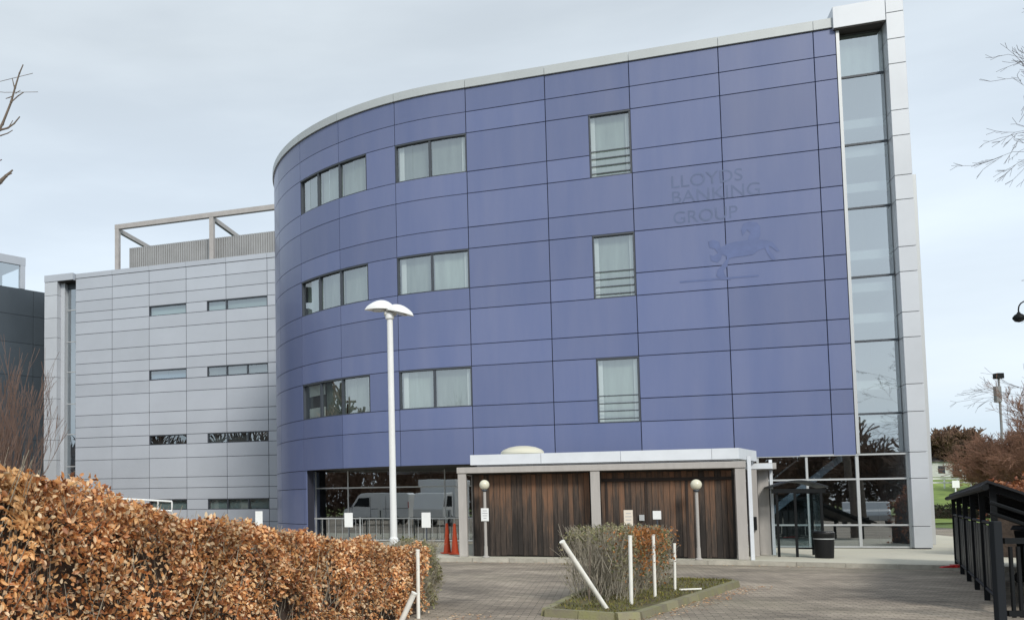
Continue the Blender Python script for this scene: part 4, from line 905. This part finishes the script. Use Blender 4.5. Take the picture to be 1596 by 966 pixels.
# dark bins inside
for k, (u_, v_) in enumerate(((8.2, 1.1), (6.2, 1.15), (4.2, 1.1))):
    r_ = empty('wheeled_bin', E_(u_, v_, 0), ('dark wheeled bin nearest the gate inside the black enclosure', 'dark wheeled bin in the middle of the black enclosure', 'dark wheeled bin at the far end of the black enclosure')[k], 'bin', 'wheeled bins in the enclosure')
    mb = MB(); mb.hexa([Vector(v) for v in ((-.24, -.3, .08), (.24, -.3, .08), (.24, .25, .08), (-.24, .25, .08), (-.3, -.36, .95), (.3, -.36, .95), (.3, .33, .95), (-.3, .33, .95))]); mb.build('body', BLACKR, r_, bevel=.02, local=True)
    mb = MB(); mb.hexa([Vector(v) for v in ((-.32, -.38, .955), (.32, -.38, .955), (.32, .38, .955), (-.32, .38, .955), (-.28, -.34, 1.0), (.28, -.34, 1.0), (.28, .36, 1.04), (-.28, .36, 1.04))]); mb.build('lid', BLACKR, r_, bevel=.01, local=True)
    for sx in (-.27, .27): mb = MB(); mb.tube([(sx - .025, .28, .1), (sx + .025, .28, .1)], .1, 14); mb.build('wheel', RUBBER, r_, local=True)
rbk = empty('rubber_stop', gp(1485, 884, .1), 'low red plastic block lying on the pale pavement by the enclosure', 'block')
mb = MB(); mb.hexa([Vector(v) for v in ((-.26, -.06, 0), (.22, -.06, 0), (.22, .06, 0), (-.26, .06, 0), (-.22, -.03, .03), (.18, -.03, .07), (.18, .03, .07), (-.22, .03, .03))]); mb.build('block', RED, rbk, bevel=.01, local=True)
MB().box((.12, 0, .035), (.2, .22, .05)).build('foot', RED, rbk, local=True)

# ------------------------------------------------------------------ trees
lt = empty('bare_tree', (-4.6, 9.0, 0), 'bare tree at the left edge with knobbly grey twigs reaching into the sky', 'tree')
tr = []; grow(np.random.default_rng(2), (-4.6, 9, 0), (0.05, 0, 1), 3.6, .12, 0, tr, gnarl=.03); seg_mesh('trunk', tr, BARK, lt, 8)
out_ = []; rng = np.random.default_rng(6); tp = np.array(tr[-1][3:6])
def limb(pts, r0_, r1_):
    pts = [np.array(p, float) for p in pts]
    for i in range(len(pts) - 1):
        n = 5
        for k in range(n):
            a_, b_ = pts[i] + (pts[i + 1] - pts[i]) * k / n, pts[i] + (pts[i + 1] - pts[i]) * (k + 1) / n
            f0 = (i + k / n) / (len(pts) - 1); f1 = (i + (k + 1) / n) / (len(pts) - 1); ra_, rb_ = r0_ + (r1_ - r0_) * f0, r0_ + (r1_ - r0_) * f1
            out_.append([*a_, *b_, ra_ * (1.25 if k == 0 else 1), rb_])
AD = lambda x, y, dy=9.0: np.array(at_depth(x, y, dy))
limb([tp, AD(-60, 280), AD(-15, 225), AD(3, 195)], .06, .014); limb([AD(3, 195), AD(17, 160), AD(23, 138), AD(30, 115), AD(36, 101)], .014, .006)
limb([AD(17, 160), AD(28, 150), AD(37, 144)], .007, .005); limb([AD(20, 150), AD(15, 152), AD(9, 154)], .006, .004); limb([AD(22, 135), AD(19, 122)], .006, .004); limb([AD(24, 146), AD(32, 141)], .005, .003)
limb([AD(-20, 222), AD(0, 203), AD(12, 200), AD(22, 193), AD(31, 182)], .013, .006); limb([AD(0, 212), AD(12, 208), AD(20, 203)], .007, .004); limb([AD(14, 198), AD(20, 188)], .005, .004)
limb([tp, AD(-70, 330), AD(-30, 305), AD(0, 284), AD(9, 275), AD(20, 265)], .05, .008); limb([AD(-20, 262), AD(-8, 254), AD(3, 249)], .008, .005); limb([AD(9, 275), AD(19, 270)], .008, .005)
for k in range(5): grow(rng, tp, (-.3 - .2 * k, rng.normal(0, .5), .9), 2.0, .05, 3, out_, spread=.5)
seg_mesh('crown', out_, BARK, lt, 5)
# dense upright shrub against the dark wing
sh_ = empty('bare_shrub', (-8.1, 30.5, 0), 'bare reddish upright shrub growing before the dark wing at the left edge', 'shrub')
out_ = []; rng = np.random.default_rng(17)
for k in range(26): a_ = rng.uniform(0, 6.28); grow(rng, (-8.3 + rng.normal(0, .15), 30.5 + rng.normal(0, .2), 0), (math.cos(a_) * .30, math.sin(a_) * .3, 1), rng.uniform(2.2, 3.3), .03, 3, out_, spread=.30, up=.22, kids=(3, 5), shrink=.62, gnarl=.07, minr=.006)
seg_mesh('branches', out_, TWIGR, sh_, 3)
# right-hand bare trees reaching in from beyond the frame
def side_tree(loc, seed, label, h, tgt, r_=.16, mat_=BARKD, mn=.0028):
    t = empty('bare_tree', loc, label, 'tree'); rng = np.random.default_rng(seed); a_ = []; grow(rng, loc, (0, 0, 1), h * .55, r_, 0, a_, gnarl=.03); seg_mesh('trunk', a_, BARK, t, 8); o_ = []
    for (hz, tx, ty, dp, L_, rr) in tgt:
        p = np.array([loc[0], loc[1], hz]); q = np.array(at_depth(tx, ty, dp)); dr = q - p; ln = np.linalg.norm(dr)
        grow(rng, p, dr + np.array([0, 0, .05 * ln]), ln * L_, rr, 4, o_, spread=.5, up=-.02, kids=(3, 4), seglen=6, shrink=.52, gnarl=.06, rshrink=.58, minr=mn)
    seg_mesh('crown', o_, mat_, t, 4); return t
side_tree((16.2, 15.5, 0), 31, 'tall bare tree beyond the right edge whose fine branches reach across the sky', 12,
          [(7.2, 1545, 85, 15, .62, .030), (7.9, 1570, 25, 15, .5, .02), (6.6, 1562, 125, 15.2, .52, .018)])
side_tree((21.8, 20.5, 0), 37, 'bare tree with drooping fine twigs above the russet hedge at the right', 9,
          [(5.4, 1572, 430, 20, .42, .014), (6.2, 1578, 350, 20, .40, .014), (4.6, 1572, 520, 20, .45, .014), (4.0, 1570, 590, 20.4, .45, .014), (5.0, 1580, 475, 20, .45, .014), (3.6, 1570, 560, 20, .5, .016), (3.4, 1566, 620, 20, .55, .016), (3.8, 1574, 535, 20.5, .5, .014)])
for k, (x, Y, hh, mt_, lb, dn, lim) in enumerate((
    (1462, 125, 9.5, TWIGB, 'dark brown leafless tree just right of the tower behind the white house', 5, 8),
    (1500, 112, 10.8, TWIGB, 'tallest dark brown rounded leafless tree behind the lawn', 5, 9),
    (1524, 100, 8.0, TWIGB, 'brown leafless tree filling the gap right of the rounded one', 5, 8),
    (1580, 62, 6.6, TWIGO, 'russet leafless tree left of the grey mast', 5, 8),
    (1592, 52, 6.4, TWIGO, 'russet leafless tree at the right edge under the hanging lantern', 5, 8),
    (1618, 46, 7.5, TWIGO, 'russet leafless tree partly beyond the right edge', 5, 7),
    (1560, 80, 6.6, TWIGO, 'russet leafless tree behind the grey mast, further off', 5, 7),
    (1480, 135, 8.6, TWIGB, 'brown leafless tree furthest off behind the lawn', 4, 7))):
    p = at_depth(x, 780, Y); p.z = 3.9 if Y > 95 else 0
    bare_tree(tuple(p), 50 + k, hh - p.z, 'winter_tree', lb, mt_, depth=dn, r_=.16, group='winter trees right of the building', limbs=lim, spread=.62, up=.12, kids=(4, 5), shrink=.66, gnarl=.1, minr=(.034 if Y > 95 else .0125) * Y / 80, trunk=.12)
# white house and fence on the bank
wh = empty('white_house', at_depth(1468, 742, 112), 'small white house at the top of the lawn beyond the tower', 'house')
wh.location.z = 4.1; o_ = Vector(wh.location)
MB().box((0, 2, 1.0), (5.6, 4, 2.0)).build('wall', mat('house_render', (.48, .50, .48), .8, var=.1), wh, local=True)
mb = MB(); mb.prism([Vector((-2.9, -.2, 2.0)), Vector((2.9, -.2, 2.0)), Vector((2.7, 2, 2.8)), Vector((-2.7, 2, 2.8))], (0, 0, .1)); mb.prism([Vector((-2.9, 4.2, 2.0)), Vector((2.9, 4.2, 2.0)), Vector((2.7, 2, 2.8)), Vector((-2.7, 2, 2.8))], (0, 0, .1)); mb.build('roof', mat('house_roof', (.10, .09, .085), .8), wh, local=True)
for x in (-1.7, 0, 1.7): MB().box((x, -.01, 1.1), (.8, .06, .9)).build('window', VGLASS, wh, local=True)
wf = empty('white_fence', (62, 85, 2.7), 'long white rail fence crossing the green lawn', 'fence')
for k in range(16): MB().box((60 + k * 1.2, 84, 3.0), (.09, .09, 1.0)).build('fence_post', WHITE, wf)
for z in (3.45, 3.1): MB().box((69, 83.94, z), (18.6, .05, .12)).build('rail', WHITE, wf)
sg = empty('white_board', at_depth(1490, 762, 78), 'small white board at the end of the white lawn fence', 'sign'); sg.location.z = 1.9
MB().box((0, 0, .95), (.6, .05, .6)).build('board', WHITE, sg, local=True); MB().box((0, .06, .4), (.08, .08, 1.2)).build('post', WHITE, sg, local=True)
# mast and hanging lantern
mp_ = at_depth(1563, 700, 58); ms = empty('lamp_mast', (mp_.x, mp_.y, 0), 'thin grey mast with a small square head standing among the russet trees', 'street lamp')
MB().tube([(0, 0, 0), (0, 0, 9.1)], [.09, .06], 10).build('mast', mat('mast_grey', (.22, .22, .23), .6), ms, smooth=True, local=True)
MB().box((0, 0, 9.25), (.42, .42, .34)).build('head', BLACK, ms, bevel=.03, local=True); MB().box((-.12, 0, 8.1), (.34, .25, 1.0)).build('equipment_box', MATS['mast_grey'], ms, bevel=.02, local=True)
lq = at_depth(1588, 494, 30); ln_ = empty('hanging_lantern', (lq.x + .62, lq.y, 0), 'black round lantern hanging from a swan-neck arm at the right edge', 'street lamp')
zl = lq.z
MB().tube([(0, 0, 0), (0, 0, zl + .25)], [.09, .05], 12).build('post', BLACK, ln_, smooth=True, local=True)
arc = [(-.02 - .3 * (1 - math.cos(t)), 0, zl + .25 + .28 * math.sin(t)) for t in np.linspace(0, math.pi, 9)] + [(-.62, 0, zl + .12)]
MB().tube(arc, .022, 8).build('arm', BLACK, ln_, smooth=True, local=True)
MB().lathe((-.62, 0, zl - .17), [(.02, 0), (.11, .03), (.17, .12), (.17, .17), (.12, .24), (.05, .29), (.04, .33)], 18).build('lantern', BLACK, ln_, smooth=True, local=True)

# ------------------------------------------------------------------ vehicles and trees mirrored in the glass (they stand beside and behind the camera)
def wheel(parent, x, y, r_, w_=.2):
    MB().tube([(x, y - w_ / 2, r_), (x, y + w_ / 2, r_)], r_, 20).build('wheel', RUBBER, parent, smooth=True, local=True)
    MB().tube([(x, y - w_ / 2 - .01, r_), (x, y + w_ / 2 + .01, r_)], r_ * .55, 12).build('hub', ALU, parent, smooth=True, local=True)
def vehicle(name, label, loc, rz, prof, wd, glassp, wheels, paint):
    v = empty(name, loc, label, 'vehicle', rz=rz)
    mb = MB(); mb.prism([Vector((x, -wd / 2, z)) for x, z in prof], (0, wd, 0)); mb.build('body', paint, v, bevel=.05, local=True)
    for poly in glassp:
        for y in (-wd / 2 - .004, wd / 2 + .004):
            mb = MB(); mb.quad(*[(x, y, z) for x, z in poly]); mb.build('side_window', VGLASS, v, fixn=False, local=True)
    for x, r_ in wheels:
        for y in (-wd / 2 + .1, wd / 2 - .1): wheel(v, x, y, r_)
    return v
VW = mat('van_paint', (.86, .87, .87), .3, coat=.3)
vn = vehicle('panel_van', 'white panel van parked facing left, mirrored in the ground-floor glazing', (-15.2, 6.2, 0), -TH + R(4),
    [(-2.7, .35), (2.65, .35), (2.7, 2.35), (2.5, 2.45), (-1.2, 2.45), (-1.45, 2.3), (-2.0, 1.45), (-2.65, 1.2), (-2.75, .8)], 1.95,
    [[(-1.85, 1.4), (-.55, 1.4), (-.55, 2.1), (-1.4, 2.1)]], [(-1.9, .34), (1.7, .34)], VW)
SEAM = mat('seam_black', (.02, .02, .022), .6)
for y in (-.985, .985):
    for x0, x1, z0, z1 in ((-.50, -.48, .5, 2.2), (-1.95, -1.93, .75, 1.4), (.75, .77, .5, 2.2), (-.45, 2.62, 1.22, 1.25), (-2.6, 2.66, .36, .5)):
        mb = MB(); mb.box(((x0 + x1) / 2, y, (z0 + z1) / 2), (x1 - x0, .012, z1 - z0)); mb.build('body_seam', SEAM, vn, local=True)
    mb = MB(); mb.box((-2.05, y * 1.06, 1.5), (.12, .16, .26)); mb.build('wing_mirror', SEAM, vn, local=True)
    mb = MB(); mb.box((2.66, y * .97, 1.5), (.06, .06, .5)); mb.build('tail_light', RED, vn, local=True)
wsn = MB(); wsn.quad((-2.02, -.8, 1.47), (-2.02, .8, 1.47), (-1.47, .72, 2.28), (-1.47, -.72, 2.28)); wsn.v = [(x - .03, y, z + .01) for x, y, z in wsn.v]; wsn.build('windscreen', VGLASS, vn, fixn=False, local=True)
tk = vehicle('box_truck', 'white box lorry parked beside the van, mirrored in the ground-floor glazing', (-9.0, 7.6, 0), -TH + R(97),
    [(-3.0, .5), (.9, .5), (.9, 3.3), (-3.0, 3.3)], 2.3, [], [(-2.0, .42), (1.9, .42)], VW)
mb = MB(); mb.prism([Vector((x, -1.05, z)) for x, z in [(1.0, .45), (2.9, .45), (2.95, 1.2), (2.5, 2.3), (1.0, 2.4)]], (0, 2.1, 0)); mb.build('cab', VW, tk, bevel=.06, local=True)
for y in (-1.056, 1.056): mb = MB(); mb.quad((1.3, y, 1.4), (2.7, y, 1.4), (2.4, y, 2.1), (1.3, y, 2.1)); mb.build('side_window', VGLASS, tk, fixn=False, local=True)
CARB = [(-2.1, .3), (2.1, .3), (2.15, .7), (1.9, .92), (1.0, 1.0), (.45, 1.42), (-1.1, 1.45), (-1.75, 1.0), (-2.12, .9)]
for k, (x, y, rz, pc, nm) in enumerate(((13.2, -6.5, R(80), mat('silver_paint', (.5, .52, .54), .3, metal=.4), 'silver'), (16.0, -5.2, R(83), mat('dark_car_paint', (.05, .06, .08), .25), 'dark blue'), (-3.5, -7.0, R(60), MATS['silver_paint'], 'grey'))):
    vehicle('parked_car', nm + ' car parked behind the photographer, seen only mirrored in the glazing', (x, y, 0), rz, CARB, 1.75, [[(-1.4, 1.02), (.8, 1.02), (.38, 1.36), (-1.0, 1.38)]], [(-1.3, .32), (1.35, .32)], pc)
proto = bare_tree((0, -42, 0), 90, 8.5, 'winter_tree', 'brown leafless tree behind the photographer, mirrored in the stair tower glass', TWIGB, depth=3, r_=.18, group='winter trees round the car park', limbs=7, spread=.6, up=.12, kids=(4, 5), shrink=.66, minr=.05, trunk=.12)
rng = np.random.default_rng(77)
for k in range(34):
    an = R(100 + k * 7.2 + rng.uniform(-3, 3)); rr = rng.uniform(40, 52); c = copy_tree(proto); c.location = (math.sin(an) * rr, math.cos(an) * rr, 0); c.rotation_euler = (0, 0, rng.uniform(0, 6.28)); s_ = rng.uniform(1.0, 1.4); c.scale = (s_, s_, s_)

# woods round the far side of the car park, behind the photographer: too many trees to count
rng = np.random.default_rng(91); n = 70000; an = np.radians(rng.uniform(95, 345, n)); rr = rng.uniform(50, 62, n); zt = 5.2 + 1.2 * np.sin(an * 9) + .9 * np.sin(an * 23 + 1) + .6 * np.sin(an * 57)
zz_ = zt * rng.uniform(0, 1, n) ** .8
tag(leaf_mesh('winter_woods', np.stack([np.sin(an) * rr, np.cos(an) * rr, zz_], 1), np.full(n, 1.1), TWIGB, None, rng, droop=-.8, wr=.22), kind='stuff')
# fallen leaves along the hedge, the island kerb and the pavement edge
n = 900; t = rng.uniform(.3, 1, n); P = np.stack([-4.6 + 6.62 * t + .75 + np.abs(rng.normal(0, .35, n)), 2.6 + 10.6 * t - .4 + rng.normal(0, .2, n), np.full(n, .012)], 1)
m_ = 500; u = rng.uniform(0, 1, m_); Q = np.stack([4.7 + 4.0 * u + np.abs(rng.normal(.1, .25, m_)), 11.9 + 4.7 * u, np.full(m_, .012)], 1)
e_ = [W(a, 7.55 + abs(random.gauss(0, .25)), .012) for a in np.random.default_rng(5).uniform(-4, 8, 350)]
PL = np.concatenate([P, Q, np.array(e_)]); lv = leaf_mesh('fallen_leaves', PL, np.full(len(PL), .05), LEAFB, None, rng, droop=0)
co = np.empty(len(lv.data.vertices) * 3, np.float32); lv.data.vertices.foreach_get('co', co); co = co.reshape(-1, 3); co[:, 2] = .012 + (co[:, 2] - .012) * .18 + .008; co[:, 2] = np.maximum(co[:, 2], .006); lv.data.vertices.foreach_set('co', co.ravel())
tag(lv, kind='stuff')
